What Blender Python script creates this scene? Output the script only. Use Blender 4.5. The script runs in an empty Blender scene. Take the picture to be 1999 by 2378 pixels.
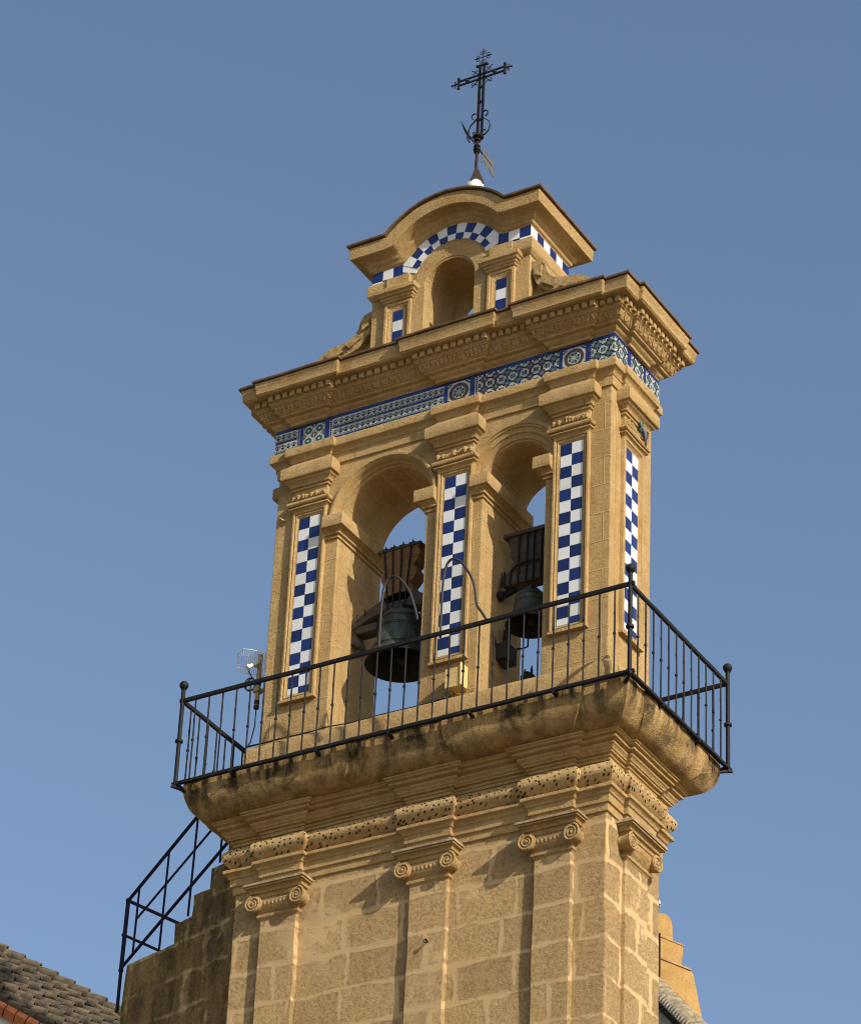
import bpy, bmesh, math, random
from mathutils import Vector, Matrix, noise
random.seed(7)
PI = math.pi
SC = bpy.context.scene
COL = SC.collection
# ------------------------------------------------------------------ camera
cam = bpy.data.cameras.new('camera'); camo = bpy.data.objects.new('camera', cam); COL.objects.link(camo)
R = ((0.86487683, 0.50031751, 0.04087129), (-0.24112381, 0.48546847, -0.84034497), (-0.44028103, 0.71693985, 0.54050889))
CP = Vector((21.62743814, -36.02111705, -22.74365097))
camo.matrix_world = Matrix(((R[0][0], -R[1][0], -R[2][0], CP.x), (R[0][1], -R[1][1], -R[2][1], CP.y), (R[0][2], -R[1][2], -R[2][2], CP.z), (0, 0, 0, 1)))
cam.sensor_fit = 'HORIZONTAL'; cam.sensor_width = 36.0; cam.lens = 36.0 * 8152.8 / 1999.0
cam.clip_start = 0.5; cam.clip_end = 9000
SC.camera = camo
GZ = -24.4                                   # ground level; z = 0 is the foot of the balcony railing
# ------------------------------------------------------------------ sky + sun
SUN = Vector((2.9, -1.0, 1.70)).normalized()
EL = math.asin(SUN.z); ROT = math.atan2(SUN.x, SUN.y)
w = bpy.data.worlds.new("World"); SC.world = w; w.use_nodes = True
nt = w.node_tree; bg = nt.nodes['Background']
sky = nt.nodes.new('ShaderNodeTexSky'); sky.sky_type = 'NISHITA'; sky.sun_disc = False
sky.sun_elevation = EL; sky.sun_rotation = ROT; sky.air_density = 1.0; sky.dust_density = 1.5; sky.ozone_density = 1.0; sky.altitude = 50
nt.links.new(sky.outputs[0], bg.inputs[0]); bg.inputs[1].default_value = 0.14
sl = bpy.data.lights.new('sun', 'SUN'); sl.energy = 5.0; sl.angle = math.radians(0.7); sl.color = (1.0, 0.93, 0.82)
so = bpy.data.objects.new('sun', sl); COL.objects.link(so); so.location = (40, -12, 30)
so.rotation_euler = SUN.to_track_quat('Z', 'Y').to_euler()
SC.view_settings.view_transform = 'Standard'; SC.view_settings.look = 'None'; SC.view_settings.gamma = 1.0
SC.view_settings.use_curve_mapping = False; SC.view_settings.exposure = 0.17
SC.cycles.filter_width = 1.05

# ------------------------------------------------------------------ materials
class NT:
    def __init__(s, name):
        s.m = bpy.data.materials.new(name); s.m.use_nodes = True; s.t = s.m.node_tree; s.b = s.t.nodes['Principled BSDF']
    def n(s, k, **kw):
        x = s.t.nodes.new(k)
        for a, b in kw.items(): setattr(x, a, b)
        return x
    def l(s, a, b): s.t.links.new(a, b)
    def math(s, op, a, b=None, c=None, clamp=False):
        x = s.n('ShaderNodeMath', operation=op, use_clamp=clamp)
        for i, v in enumerate((a, b, c)):
            if v is None: continue
            if isinstance(v, (int, float)): x.inputs[i].default_value = v
            else: s.l(v, x.inputs[i])
        return x.outputs[0]
    def pos(s): return s.n('ShaderNodeNewGeometry').outputs['Position']
    def vscale(s, v, sc):
        x = s.n('ShaderNodeVectorMath', operation='MULTIPLY'); s.l(v, x.inputs[0]); x.inputs[1].default_value = sc; return x.outputs[0]
    def vadd(s, a, b):
        x = s.n('ShaderNodeVectorMath', operation='ADD'); s.l(a, x.inputs[0]); s.l(b, x.inputs[1]); return x.outputs[0]
    def noise(s, v, sc, det=4, rough=0.55):
        x = s.n('ShaderNodeTexNoise'); s.l(v, x.inputs['Vector']); x.inputs['Scale'].default_value = sc; x.inputs['Detail'].default_value = det; x.inputs['Roughness'].default_value = rough
        return x.outputs['Fac']
    def ramp(s, f, a, b, ca=0.0, cb=1.0):
        x = s.n('ShaderNodeMapRange'); s.l(f, x.inputs['Value']); x.inputs['From Min'].default_value = a; x.inputs['From Max'].default_value = b
        x.inputs['To Min'].default_value = ca; x.inputs['To Max'].default_value = cb; return x.outputs[0]
    def mix(s, f, a, b, mode='MIX'):
        x = s.n('ShaderNodeMix', data_type='RGBA', blend_type=mode)
        for i, v in ((0, f), (6, a), (7, b)):
            if isinstance(v, (int, float)): x.inputs[i].default_value = v
            elif isinstance(v, tuple): x.inputs[i].default_value = (*v, 1)
            else: s.l(v, x.inputs[i])
        return x.outputs[2]
    def bump(s, h, st, dist):
        x = s.n('ShaderNodeBump'); x.inputs['Strength'].default_value = st; x.inputs['Distance'].default_value = dist; s.l(h, x.inputs['Height']); s.l(x.outputs[0], s.b.inputs['Normal'])
    def uv(s):                                # wall coordinates: along the wall, up
        p = s.pos(); sp = s.n('ShaderNodeSeparateXYZ'); s.l(p, sp.inputs[0])
        u = s.math('ADD', sp.outputs[0], sp.outputs[1]); c = s.n('ShaderNodeCombineXYZ'); s.l(u, c.inputs[0]); s.l(sp.outputs[2], c.inputs[1]); return c.outputs[0], sp

def simple(name, col, rough=0.6, metal=0.0, var=0.0, vs=8.0, bump=0.0, bs=30.0):
    t = NT(name); t.b.inputs['Roughness'].default_value = rough; t.b.inputs['Metallic'].default_value = metal
    p = t.pos()
    if 'iron' in name: t.b.inputs['Specular IOR Level'].default_value = .18
    if var:
        f = t.noise(p, vs, 5)
        t.l(t.mix(t.ramp(f, .3, .7), tuple(c * (1 - var) for c in col), tuple(min(1, c * (1 + var)) for c in col)), t.b.inputs['Base Color'])
    else: t.b.inputs['Base Color'].default_value = (*col, 1)
    if bump: t.bump(t.noise(p, bs, 5), bump, .01)
    return t.m

def stone(name, base, kind='plain', bump=.85):
    """ochre sandstone render; kind adds blocks, fine joints, soot streaks or drilled pits"""
    t = NT(name); t.b.inputs['Roughness'].default_value = 0.92; t.b.inputs['Specular IOR Level'].default_value = .15
    p = t.pos(); uv, sp = t.uv()
    big = t.noise(p, 0.8, 6, .65); mid = t.noise(p, 4.5, 6, .65); fine = t.noise(p, 24, 6, .75); grit = t.noise(p, 62, 3, .7)
    c = t.mix(t.ramp(big, .32, .68), tuple(x * .80 for x in base), tuple(x * 1.12 for x in base))
    c = t.mix(t.ramp(mid, .42, .72, 0, .5), c, (base[0] * 1.15, base[1] * 1.25, base[2] * 1.6))
    c = t.mix(t.ramp(t.noise(p, 2.1, 7, .72), .50, .70, 0, .6), c, (base[0] * .74, base[1] * .58, base[2] * .36))
    c = t.mix(t.ramp(fine, .48, .66, 0, .58), c, tuple(x * .50 for x in base))
    c = t.mix(t.ramp(grit, .54, .68, 0, .38), c, (base[0] * 1.25, base[1] * 1.35, base[2] * 1.8))
    c = t.mix(t.math('MULTIPLY', t.ramp(t.noise(t.vscale(p, (3.4, 3.4, .28)), 1.6, 5, .7), .52, .66), .34), c, (base[0] * .55, base[1] * .45, base[2] * .34))
    c = t.mix(t.math('MULTIPLY', t.ramp(t.noise(t.vscale(p, (2.2, 2.2, .5)), 2.6, 6, .75), .60, .70), .4), c, (base[0] * 1.05, base[1] * 1.25, base[2] * 1.9))
    h = t.math('ADD', t.math('MULTIPLY', fine, .7), t.math('MULTIPLY', grit, .3))
    dist = .08
    if kind in ('joint', 'block', 'dark'):
        wob = t.n('ShaderNodeTexNoise'); t.l(p, wob.inputs['Vector']); wob.inputs['Scale'].default_value = 2.6; wob.inputs['Detail'].default_value = 4
        wv = t.vscale(wob.outputs['Color'], (.16, .10, 0) if kind != 'joint' else (.03, .03, 0))
        br = t.n('ShaderNodeTexBrick'); t.l(t.vadd(uv, wv), br.inputs['Vector'])
        br.offset = .43; br.squash = 1.35 if kind != 'joint' else 1.0; br.squash_frequency = 3
        br.inputs['Scale'].default_value = 1.0
        if kind == 'joint':
            br.inputs['Brick Width'].default_value = 1.3; br.inputs['Row Height'].default_value = .455; br.inputs['Mortar Size'].default_value = .012; br.inputs['Mortar Smooth'].default_value = .5
        else:
            br.inputs['Brick Width'].default_value = .86; br.inputs['Row Height'].default_value = .54; br.inputs['Mortar Size'].default_value = .065; br.inputs['Mortar Smooth'].default_value = 1.0
        br.inputs['Color1'].default_value = (0, 0, 0, 1); br.inputs['Color2'].default_value = (1, 1, 1, 1); br.inputs['Mortar'].default_value = (.5, .5, .5, 1)
        mort = br.outputs['Fac']
        if kind == 'joint':
            c = t.mix(t.math('MULTIPLY', mort, .45), c, tuple(x * 1.25 for x in base))
            h = t.math('ADD', h, t.math('MULTIPLY', mort, .35))
        else:
            rough = t.noise(p, 21, 7, .8); rag = t.noise(p, 5.5, 8, .8)
            inn = t.math('ADD', t.math('SUBTRACT', .62, t.math('MULTIPLY', mort, .62 if kind == 'block' else .48)), t.math('MULTIPLY', t.math('SUBTRACT', rag, .5), 2.2 if kind == 'block' else 3.0))
            inn = t.math('ADD', inn, t.math('MULTIPLY', t.math('SUBTRACT', t.noise(p, .85, 4, .6), .5), 2.2))
            patch = t.math('MULTIPLY', t.ramp(inn, .24, .56), 1.0, clamp=True)
            k = (.98, .95, .88) if kind == 'block' else (.85, .76, .62)
            bc = t.mix(t.ramp(rough, .46, .60), tuple(a * b * 1.10 for a, b in zip(base, k)), tuple(a * b * (.42 if kind == 'block' else .42) for a, b in zip(base, k)))
            line = t.math('MULTIPLY', t.ramp(mort, .80, 1.0), .2 if kind == 'block' else .15, clamp=True)
            sm = t.mix(.55, c, (base[0] * .98, base[1] * .99, base[2] * 1.06))
            c = t.mix(t.math('MULTIPLY', patch, .56 if kind == 'block' else .72), t.mix(line, sm, (base[0] * 1.14, base[1] * 1.2, base[2] * 1.4)), bc)
            tn = t.n('ShaderNodeCombineColor'); tv = t.ramp(br.outputs['Color'], 0, 1, .84, 1.08); [t.l(tv, tn.inputs[i]) for i in range(3)]; c = t.mix(1.0, c, tn.outputs[0], 'MULTIPLY')
            h = t.math('SUBTRACT', t.math('MULTIPLY', h, .35), t.math('MULTIPLY', patch, t.math('ADD', .06, t.math('MULTIPLY', t.ramp(rough, .36, .72), 1.3))))
            dist = .05
    if kind in ('soot', 'dark'):
        st = t.noise(t.vscale(p, (3.2, 3.2, .5)), 1.0, 5, .65); blot = t.noise(p, 3.4, 6, .7)
        f = t.math('MULTIPLY', t.ramp(st, .40, .56), t.ramp(blot, .30, .54), clamp=True)
        if kind == 'soot': f = t.math('MULTIPLY', f, t.ramp(sp.outputs[2], -.58, -.16, .35, .98), clamp=True)
        else: f = t.math('MULTIPLY', f, .62)
        c = t.mix(.10 if kind == 'soot' else 0.0, c, (base[0] * .72, base[1] * .55, base[2] * .34)); c = t.mix(f, c, (.040, .028, .013))
        c = t.mix(t.math('MULTIPLY', t.ramp(t.noise(p, 6.5, 6, .75), .56, .72), .5 if kind == 'dark' else .35), c, (.10, .065, .025))
    if kind == 'moss':
        c = t.mix(t.ramp(t.noise(p, 7, 5, .7), .50, .64, 0, .7), c, (.13, .105, .035))
        c = t.mix(t.ramp(t.noise(p, 9, 5, .7), .55, .64, 0, .8), c, (.27, .21, .03))
        c = t.mix(t.ramp(t.noise(p, 19, 5, .7), .60, .72, 0, .5), c, (.08, .07, .045))
    if kind == 'pits':
        sp2 = t.vscale(t.vadd(uv, t.vscale(p, (0, 0, 0))), (10.5, 12.5, 1)); vo = t.n('ShaderNodeTexVoronoi', voronoi_dimensions='2D'); t.l(sp2, vo.inputs['Vector']); vo.inputs['Scale'].default_value = 1; vo.inputs['Randomness'].default_value = .75
        hole = t.math('MULTIPLY', t.math('MULTIPLY_ADD', t.ramp(vo.outputs['Distance'], .11, .21, 1, 0), 1.0, 0.0), t.ramp(t.noise(p, 3, 4, .6), .34, .46))
        c = t.mix(t.ramp(t.noise(p, 2.2, 5, .7), .54, .70, 0, .45), c, (.24, .165, .085))
        c = t.mix(t.math('MULTIPLY', hole, .92), c, (.02, .012, .005)); h = t.math('SUBTRACT', h, t.math('MULTIPLY', hole, 1.6))  # shade inside the drilled pits is painted into the colour, plus a bump
    if kind == 'lime':
        c = t.mix(t.ramp(t.noise(t.vscale(p, (1, 1, .35)), 9, 6, .75), .64, .68, 0, .8), c, (.62, .58, .5))
    t.l(c, t.b.inputs['Base Color']); t.bump(h, bump, dist)
    return t.m

OCH = (.515, .340, .140)
M = {}
M['stone'] = stone('ochre_stone', OCH); M['joint'] = stone('ochre_stone_joints', OCH, 'joint'); M['block'] = stone('ashlar_blocks', (.53, .362, .168), 'block', .7)
M['soot'] = stone('sooted_stone', OCH, 'soot'); M['pits'] = stone('pitted_stone', (.60, .40, .17), 'pits'); M['dark'] = stone('dirty_masonry', (.62, .41, .17), 'dark', .8)
M['moss'] = stone('mossy_stone', (.50, .33, .14), 'moss'); M['lime'] = stone('lime_spotted_stone', OCH, 'lime'); M['plaster'] = stone('ochre_plaster', (.40, .242, .080), 'plain', .25)
M['grime'] = stone('limed_abacus', (.54, .42, .26), 'soot')
def glaze(name, col, var=.08):
    t = NT(name); p = t.pos(); f = t.noise(p, 5, 3); t.l(t.mix(f, tuple(c * (1 - var) for c in col), tuple(min(.9, c * (1 + var)) for c in col)), t.b.inputs['Base Color'])
    t.b.inputs['Roughness'].default_value = .22; t.b.inputs['Coat Weight'].default_value = .25; t.b.inputs['Coat Roughness'].default_value = .08; t.bump(t.noise(p, 14, 2), .12, .01); return t.m
M['tw'] = glaze('white_glaze', (.67, .67, .65), .07); M['tw2'] = glaze('white_glaze_aged', (.62, .61, .56), .09); M['tb2'] = glaze('cobalt_glaze_deep', (.007, .014, .075), .3); M['tb'] = glaze('cobalt_glaze', (.009, .022, .115), .25); M['grout'] = simple('grout', (.55, .50, .40), .9)
M['tcream'] = glaze('cream_glaze', (.40, .40, .35)); M['tblack'] = glaze('black_glaze', (.015, .018, .03)); M['tgreen'] = glaze('green_glaze', (.015, .085, .055)); M['tbrown'] = glaze('brown_glaze', (.075, .036, .012)); M['tteal'] = glaze('teal_glaze', (.04, .10, .12))
M['iron'] = simple('painted_iron', (.012, .011, .012), .62, 0, .3, 20, .3, 60); M['rust'] = simple('rusty_iron', (.032, .018, .015), .75, 0, .4, 12, .3, 60)
M['bluei'] = simple('blue_black_iron', (.010, .010, .030), .6, 0, .3, 15)
def bronze():
    t = NT('verdigris_bronze'); p = t.pos(); f = t.noise(t.vscale(p, (1, 1, .5)), 7, 6, .7)
    t.l(t.mix(t.ramp(f, .4, .66), (.028, .033, .023), (.085, .108, .082)), t.b.inputs['Base Color']); t.b.inputs['Roughness'].default_value = .62; t.b.inputs['Metallic'].default_value = .35; t.bump(t.noise(p, 40, 4), .3, .005); return t.m
M['bronze'] = bronze(); M['bell_in'] = simple('dark_bell_inside', (.02, .02, .014), .9)
def wood(name, a, b):
    t = NT(name); p = t.pos(); f = t.noise(t.vscale(p, (2, 9, 14)), 1.6, 5, .65); t.l(t.mix(t.ramp(f, .3, .7), a, b), t.b.inputs['Base Color']); t.b.inputs['Roughness'].default_value = .85; t.bump(f, .6, .012); return t.m
M['wood'] = wood('old_oak', (.095, .05, .016), (.24, .13, .04)); M['wood2'] = wood('grey_wood', (.03, .024, .018), (.085, .066, .048)); M['box'] = wood('pale_wood', (.52, .36, .13), (.66, .48, .20))
M['brass'] = simple('dull_brass', (.42, .29, .10), .5, .3, .2); M['aer'] = simple('white_coated_wire', (.75, .75, .72), .5); M['plastic'] = simple('ivory_plastic', (.66, .62, .50), .5, 0, .05)
M['aerd'] = simple('grey_tin', (.11, .11, .10), .6, .3, .2); M['band'] = simple('faded_brick_band', (.33, .19, .085), .95, 0, .35, 9, .5, 40); M['rubber'] = simple('black_cable', (.012, .012, .02), .6); M['cable'] = simple('grey_pipe', (.022, .022, .020), .7)
M['lip'] = simple('roof_slab_tile', (.13, .075, .035), .9, 0, .35, 9, .5, 40); M['lime_w'] = simple('whitewash', (.74, .72, .66), .9, 0, .1, 10, .4, 40)
M['tile'] = None
def rooftile():
    t = NT('old_barrel_tile'); p = t.pos(); o = t.n('ShaderNodeObjectInfo')
    f = t.noise(p, 3.2, 6, .7); c = t.mix(t.ramp(f, .35, .65), (.055, .042, .026), (.165, .118, .07)); c = t.mix(t.ramp(t.noise(p, 7, 6, .75), .5, .62), c, (.032, .029, .02))
    c = t.mix(t.ramp(t.noise(p, 5.3, 5, .7), .6, .68, 0, .7), c, (.21, .15, .035)); t.l(c, t.b.inputs['Base Color']); t.b.inputs['Roughness'].default_value = .95; t.bump(t.noise(p, 30, 6, .7), .8, .02); return t.m
M['tile'] = rooftile(); M['mortar'] = stone('lichen_mortar', (.17, .135, .075), 'moss'); M['brick'] = simple('orange_brick', (.50, .16, .05), .9, 0, .3, 7, .5, 40)
M['gtile'] = simple('grey_ridge_tile', (.42, .36, .26), .95, 0, .45, 9, .8, 25); M['finial'] = None
def finial():
    t = NT('blue_white_ceramic'); p = t.pos(); f = t.noise(p, 16, 3, .6); t.l(t.mix(t.ramp(f, .49, .53), (.62, .57, .55), (.03, .03, .16)), t.b.inputs['Base Color']); t.b.inputs['Roughness'].default_value = .25; return t.m
M['finial'] = finial()
M['feather'] = simple('grey_feather', (.10, .115, .14), .8, 0, .25, 30); M['feather_d'] = simple('dark_feather', (.018, .02, .025), .7, 0, .2, 30); M['feather_g'] = simple('green_neck_feather', (.015, .06, .045), .4, .2); M['pink'] = simple('pink_foot', (.5, .12, .12), .6)
def groundmat():
    t = NT('town_ground'); p = t.pos(); t.l(t.mix(t.ramp(t.noise(p, .08, 6, .6), .4, .6), (.15, .112, .062), (.20, .155, .095)), t.b.inputs['Base Color']); t.b.inputs['Roughness'].default_value = .95; return t.m
M['ground'] = groundmat()

# ------------------------------------------------------------------ objects
ORG = {}
def tag(o, label=None, cat=None, group=None, kind=None):
    if label: o['label'] = label
    if cat: o['category'] = cat
    if group: o['group'] = group
    if kind: o['kind'] = kind
    return o
def thing(name, loc, label, cat, group=None):
    o = bpy.data.objects.new(name, None); COL.objects.link(o); o.location = loc; o.empty_display_size = .2; ORG[o.name] = Vector(loc); return tag(o, label, cat, group)
class MB:
    def __init__(s): s.v = []; s.f = []; s.m = []
    def face(s, idx, m=0): s.f.append(tuple(idx)); s.m.append(m)
    def add(s, pts): n = len(s.v); s.v.extend(Vector(p) for p in pts); return list(range(n, n + len(pts)))
    def box(s, a, b, m=0, T=None):
        P = [(x, y, z) for z in (a[2], b[2]) for y in (a[1], b[1]) for x in (a[0], b[0])]
        i = s.add([T(*p) for p in P] if T else P)
        for q in ((0, 2, 3, 1), (4, 5, 7, 6), (0, 1, 5, 4), (2, 6, 7, 3), (0, 4, 6, 2), (1, 3, 7, 5)): s.face([i[k] for k in q], m)
    def loft(s, loops, closed=True, caps=True, m=0):
        L = [s.add(l) for l in loops]; n = len(L[0])
        for a, b in zip(L, L[1:]):
            for k in range(n if closed else n - 1): s.face((a[k], a[(k + 1) % n], b[(k + 1) % n], b[k]), m)
        if caps: s.face(L[0][::-1], m); s.face(L[-1], m)
        return L
    def prism(s, poly, vec, m=0):             # planar polygon pushed along vec
        vec = Vector(vec); s.loft([poly, [Vector(p) + vec for p in poly]], True, True, m)
    def tube(s, pts, r, n=8, m=0, flat=None, cap=True):
        pts = [Vector(p) for p in pts]; loops = []
        rr = r if isinstance(r, (list, tuple)) else [r] * len(pts); up = None
        for i, p in enumerate(pts):
            d = (pts[min(i + 1, len(pts) - 1)] - pts[max(i - 1, 0)]).normalized()
            if up is None: up = Vector((0, 1, 0)) if abs(d.y) < .8 else Vector((0, 0, 1))
            a = d.cross(up).normalized(); b = a.cross(d).normalized(); up = b
            fl = flat or (1, 1)
            loops.append([p + (a * math.cos(k * 2 * PI / n) * fl[0] + b * math.sin(k * 2 * PI / n) * fl[1]) * rr[i] for k in range(n)])
        s.loft(loops, True, cap, m)
    def lathe(s, c, prof, n=24, m=0, axis=None, caps=True):
        c = Vector(c); Q = Matrix.Identity(3) if axis is None else Vector(axis).normalized().to_track_quat('Z', 'Y').to_matrix()
        s.loft([[c + Q @ Vector((r * math.cos(k * 2 * PI / n), r * math.sin(k * 2 * PI / n), z)) for k in range(n)] for r, z in prof], True, caps, m)
    def shrink(s, c, k): s.v = [c + (v - c) * k for v in s.v]
    def sphere(s, c, r, n=14, m=0, sq=(1, 1, 1)):
        c = Vector(c); s.loft([[c + Vector((r * math.sin(t) * math.cos(k * 2 * PI / n) * sq[0], r * math.sin(t) * math.sin(k * 2 * PI / n) * sq[1], r * math.cos(t) * sq[2])) for k in range(n)] for t in [PI - .02 - (PI - .04) * j / 8 for j in range(9)]], True, True, m)
    def build(s, name, mats, parent=None, ang=38, bevel=0, jit=0, label=None):
        me = bpy.data.meshes.new(name); mn = Vector([min(v[i] for v in s.v) for i in range(3)]); mx = Vector([max(v[i] for v in s.v) for i in range(3)])
        if jit:
            s.v = [v + jit * (noise.noise_vector(v * 2.1) * .8 + noise.noise_vector(v * 6.3) * .6) for v in s.v]
        o0 = Vector(((mn.x + mx.x) / 2, (mn.y + mx.y) / 2, mn.z))
        me.from_pydata([v - o0 for v in s.v], [], s.f)
        for i, mm in enumerate(mats if isinstance(mats, (list, tuple)) else [mats]): me.materials.append(M[mm] if isinstance(mm, str) else mm)
        me.polygons.foreach_set('material_index', s.m)
        bm = bmesh.new(); bm.from_mesh(me); bmesh.ops.recalc_face_normals(bm, faces=bm.faces)
        for f in bm.faces: f.smooth = True
        for e in bm.edges:
            if len(e.link_faces) == 2:
                if e.calc_face_angle(0) > math.radians(ang): e.smooth = False
        bm.to_mesh(me); bm.free()
        o = bpy.data.objects.new(name, me); COL.objects.link(o); ORG[o.name] = o0
        if parent: o.parent = parent; o.location = o0 - ORG[parent.name]
        else: o.location = o0
        if bevel:
            b = o.modifiers.new('bevel', 'BEVEL'); b.width = bevel; b.segments = 2; b.limit_method = 'ANGLE'; b.angle_limit = math.radians(42); b.harden_normals = False
        if label: o['label'] = label
        return o
def dup(o, parent, delta):
    c = o.copy(); COL.objects.link(c); ORG[c.name] = ORG[o.name] + Vector(delta); c.parent = parent; c.location = ORG[c.name] - ORG[parent.name]
    for ch in list(o.children): dup(ch, c, delta)
    return c

# mapping: along the face (s), out from the tower axis (d), up (z)
TF = lambda s, d, z: Vector((s, -d, z))
TR = lambda s, d, z: Vector((d, s, z))
TL = lambda s, d, z: Vector((-d, -s, z))

def rect_path(o, HW, HD, front, side):
    hw, hd = HW + o, HD + o; P = [(-hw, -hd)]
    for a, b, p in front: P += [(a - o, -hd), (a - o, -hd - p), (b + o, -hd - p), (b + o, -hd)]
    P.append((hw, -hd))
    for a, b, p in side: P += [(hw, a - o), (hw + p, a - o), (hw + p, b + o), (hw, b + o)]
    P += [(hw, hd), (-hw, hd)]
    for a, b, p in side: P += [(-hw, b + o), (-hw - p, b + o), (-hw - p, a - o), (-hw, a - o)]
    return P
def ring(mb, prof, HW, HD, front=(), side=(), step=.22, m=0):
    """moulding run round the tower: prof = [(half width, z)...]"""
    o0 = prof[len(prof) // 2][0] - HW; ref = rect_path(o0, HW, HD, front, side); n = len(ref)
    cnt = [max(1, int(round(math.dist(ref[i], ref[(i + 1) % n]) / step))) for i in range(n)]
    loops = []
    for hw, z in prof:
        P = rect_path(hw - HW, HW, HD, front, side); l = []
        for i in range(n):
            a, b = P[i], P[(i + 1) % n]
            for k in range(cnt[i]): t = k / cnt[i]; l.append((a[0] + (b[0] - a[0]) * t, a[1] + (b[1] - a[1]) * t, z))
        loops.append(l)
    mb.loft(loops, True, True, m)
def sweep(mb, path, prof, m=0, T=None, step=.2):
    """open plan path (outward on the right hand) carrying a profile [(out, z)...]"""
    P = [Vector(p) for p in path]; N = []
    for i in range(len(P)):
        ds = []
        if i: ds.append((P[i] - P[i - 1]).normalized())
        if i < len(P) - 1: ds.append((P[i + 1] - P[i]).normalized())
        ns = [Vector((d.y, -d.x)) for d in ds]; a = sum(ns, Vector((0, 0))); N.append(a / max(.2, a.dot(ns[0])))
    seq = []
    for i in range(len(P) - 1):
        c = max(1, int((P[i + 1] - P[i]).length / step))
        for k in range(c): seq.append((P[i].lerp(P[i + 1], k / c), N[i].lerp(N[i + 1], k / c)))
    seq.append((P[-1], N[-1]))
    prof = [(-.03, prof[0][1])] + list(prof) + [(-.03, prof[-1][1])]
    loops = [[(p.x + q.x * o, p.y + q.y * o, z) for o, z in prof] for p, q in seq]
    if T: loops = [[T(x, -y, z) for x, y, z in l] for l in loops]
    mb.loft(loops, True, True, m)
def curve(p0, p1, bow, n=5):
    """profile arc between two profile points; bow>0 bulges outward"""
    (a, b), (c, d) = p0, p1; out = []
    for k in range(n + 1):
        t = k / n; out.append((a + (c - a) * t + bow * math.sin(PI * t), b + (d - b) * t))
    return out

# ================================================================== SETTING
g = MB(); g.face(g.add([(-4000, -4000, GZ), (4000, -4000, GZ), (4000, 4000, GZ), (-4000, 4000, GZ)])); tag(g.build('ground', 'ground'), kind='structure')

# ================================================================== BELL TOWER
tower = thing('bell_tower', (0, 0, GZ), 'ochre stone bell tower with two arched bell openings and chequered tile strips', 'bell tower')
LW, LD = 2.834, .748                       # lower shaft half sizes
BW, BD = 2.732, .602                       # belfry half sizes
mb = MB(); NZ = 46
ring(mb, [(LW, GZ), (LW, -12)] + [(LW, -12 + i * .35) for i in range(1, 31)], LW, LD, step=.3); mb.build('lower_wall', 'block', tower, bevel=.02, jit=.014)
LF = [(-2.33, -1.78, .072), (-.06, .53, .072), (1.80, 2.355, .072)]; LS = [(-.33, .35, .06)]
# architrave
mb = MB(); ring(mb, [(2.80, -1.56), (2.862, -1.54), (2.866, -1.437), (2.893, -1.43), (2.897, -1.325), (2.912, -1.318)] + curve((2.918, -1.31), (2.962, -1.255), -.012) + [(2.975, -1.25), (2.976, -1.20), (2.90, -1.185), (2.82, -1.18)], LW, LD, LF, LS); mb.build('architrave', 'stone', tower, bevel=.007, jit=.006)
mb = MB(); ring(mb, [(2.83, -1.19)] + [(2.845 + .165 * math.sin(PI * k / 12) ** .8, -1.185 + .365 * k / 12) for k in range(13)] + [(2.83, -.815)], LW, LD, LF, LS, step=.1); mb.build('torus_frieze', 'pits', tower, bevel=.012, jit=.010)
st = [(2.82, -.84), (2.893, -.83), (2.90, -.79), (2.922, -.782), (2.924, -.765), (2.912, -.76), (2.914, -.745), (2.952, -.738), (2.956, -.715), (2.972, -.708)] + curve((2.976, -.70), (3.015, -.655), -.008, 4) + [(3.018, -.635), (3.004, -.63), (3.006, -.615), (3.05, -.605), (3.066, -.60), (3.068, -.575), (3.055, -.57), (3.058, -.555), (3.10, -.545), (3.104, -.525), (3.128, -.515), (3.13, -.49), (3.0, -.47)]
mb = MB(); ring(mb, st, LW, LD, LF, LS); mb.build('cornice', 'stone', tower, bevel=.005, jit=.006)
ov = [(3.05, -.50), (3.14, -.495)] + [(3.14 + .29 * math.sin(t * PI / 2) ** .9, -.49 + .44 * (1 - math.cos(t * PI / 2)) ** 1.0) for t in [k / 12 for k in range(1, 13)]] + [(3.432, -.02), (3.425, .03), (3.38, .045), (2.0, .05)]
mb = MB(); ring(mb, ov, LW, LD, [(-3.0 + .55, -1.35, .02), (1.25, 2.15, .025)], [(-.30, .34, .03)], step=.12); mb.build('balcony_slab', 'soot', tower, bevel=.01, jit=.018)
mb = MB(); ring(mb, [(3.40, .05), (3.46, .052), (3.465, .082), (3.40, .088), (2.6, .09)], LW, LD, step=.12); mb.build('drip_slab', 'lip', tower, jit=.012)
mb = MB(); ring(mb, [(2.88, .05), (2.89, .60), (2.875, .70), (2.845, .755), (2.80, .775), (2.4, .78)], BW, BD, step=.2); mb.build('plinth', 'stone', tower, bevel=.012, jit=.012)
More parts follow.
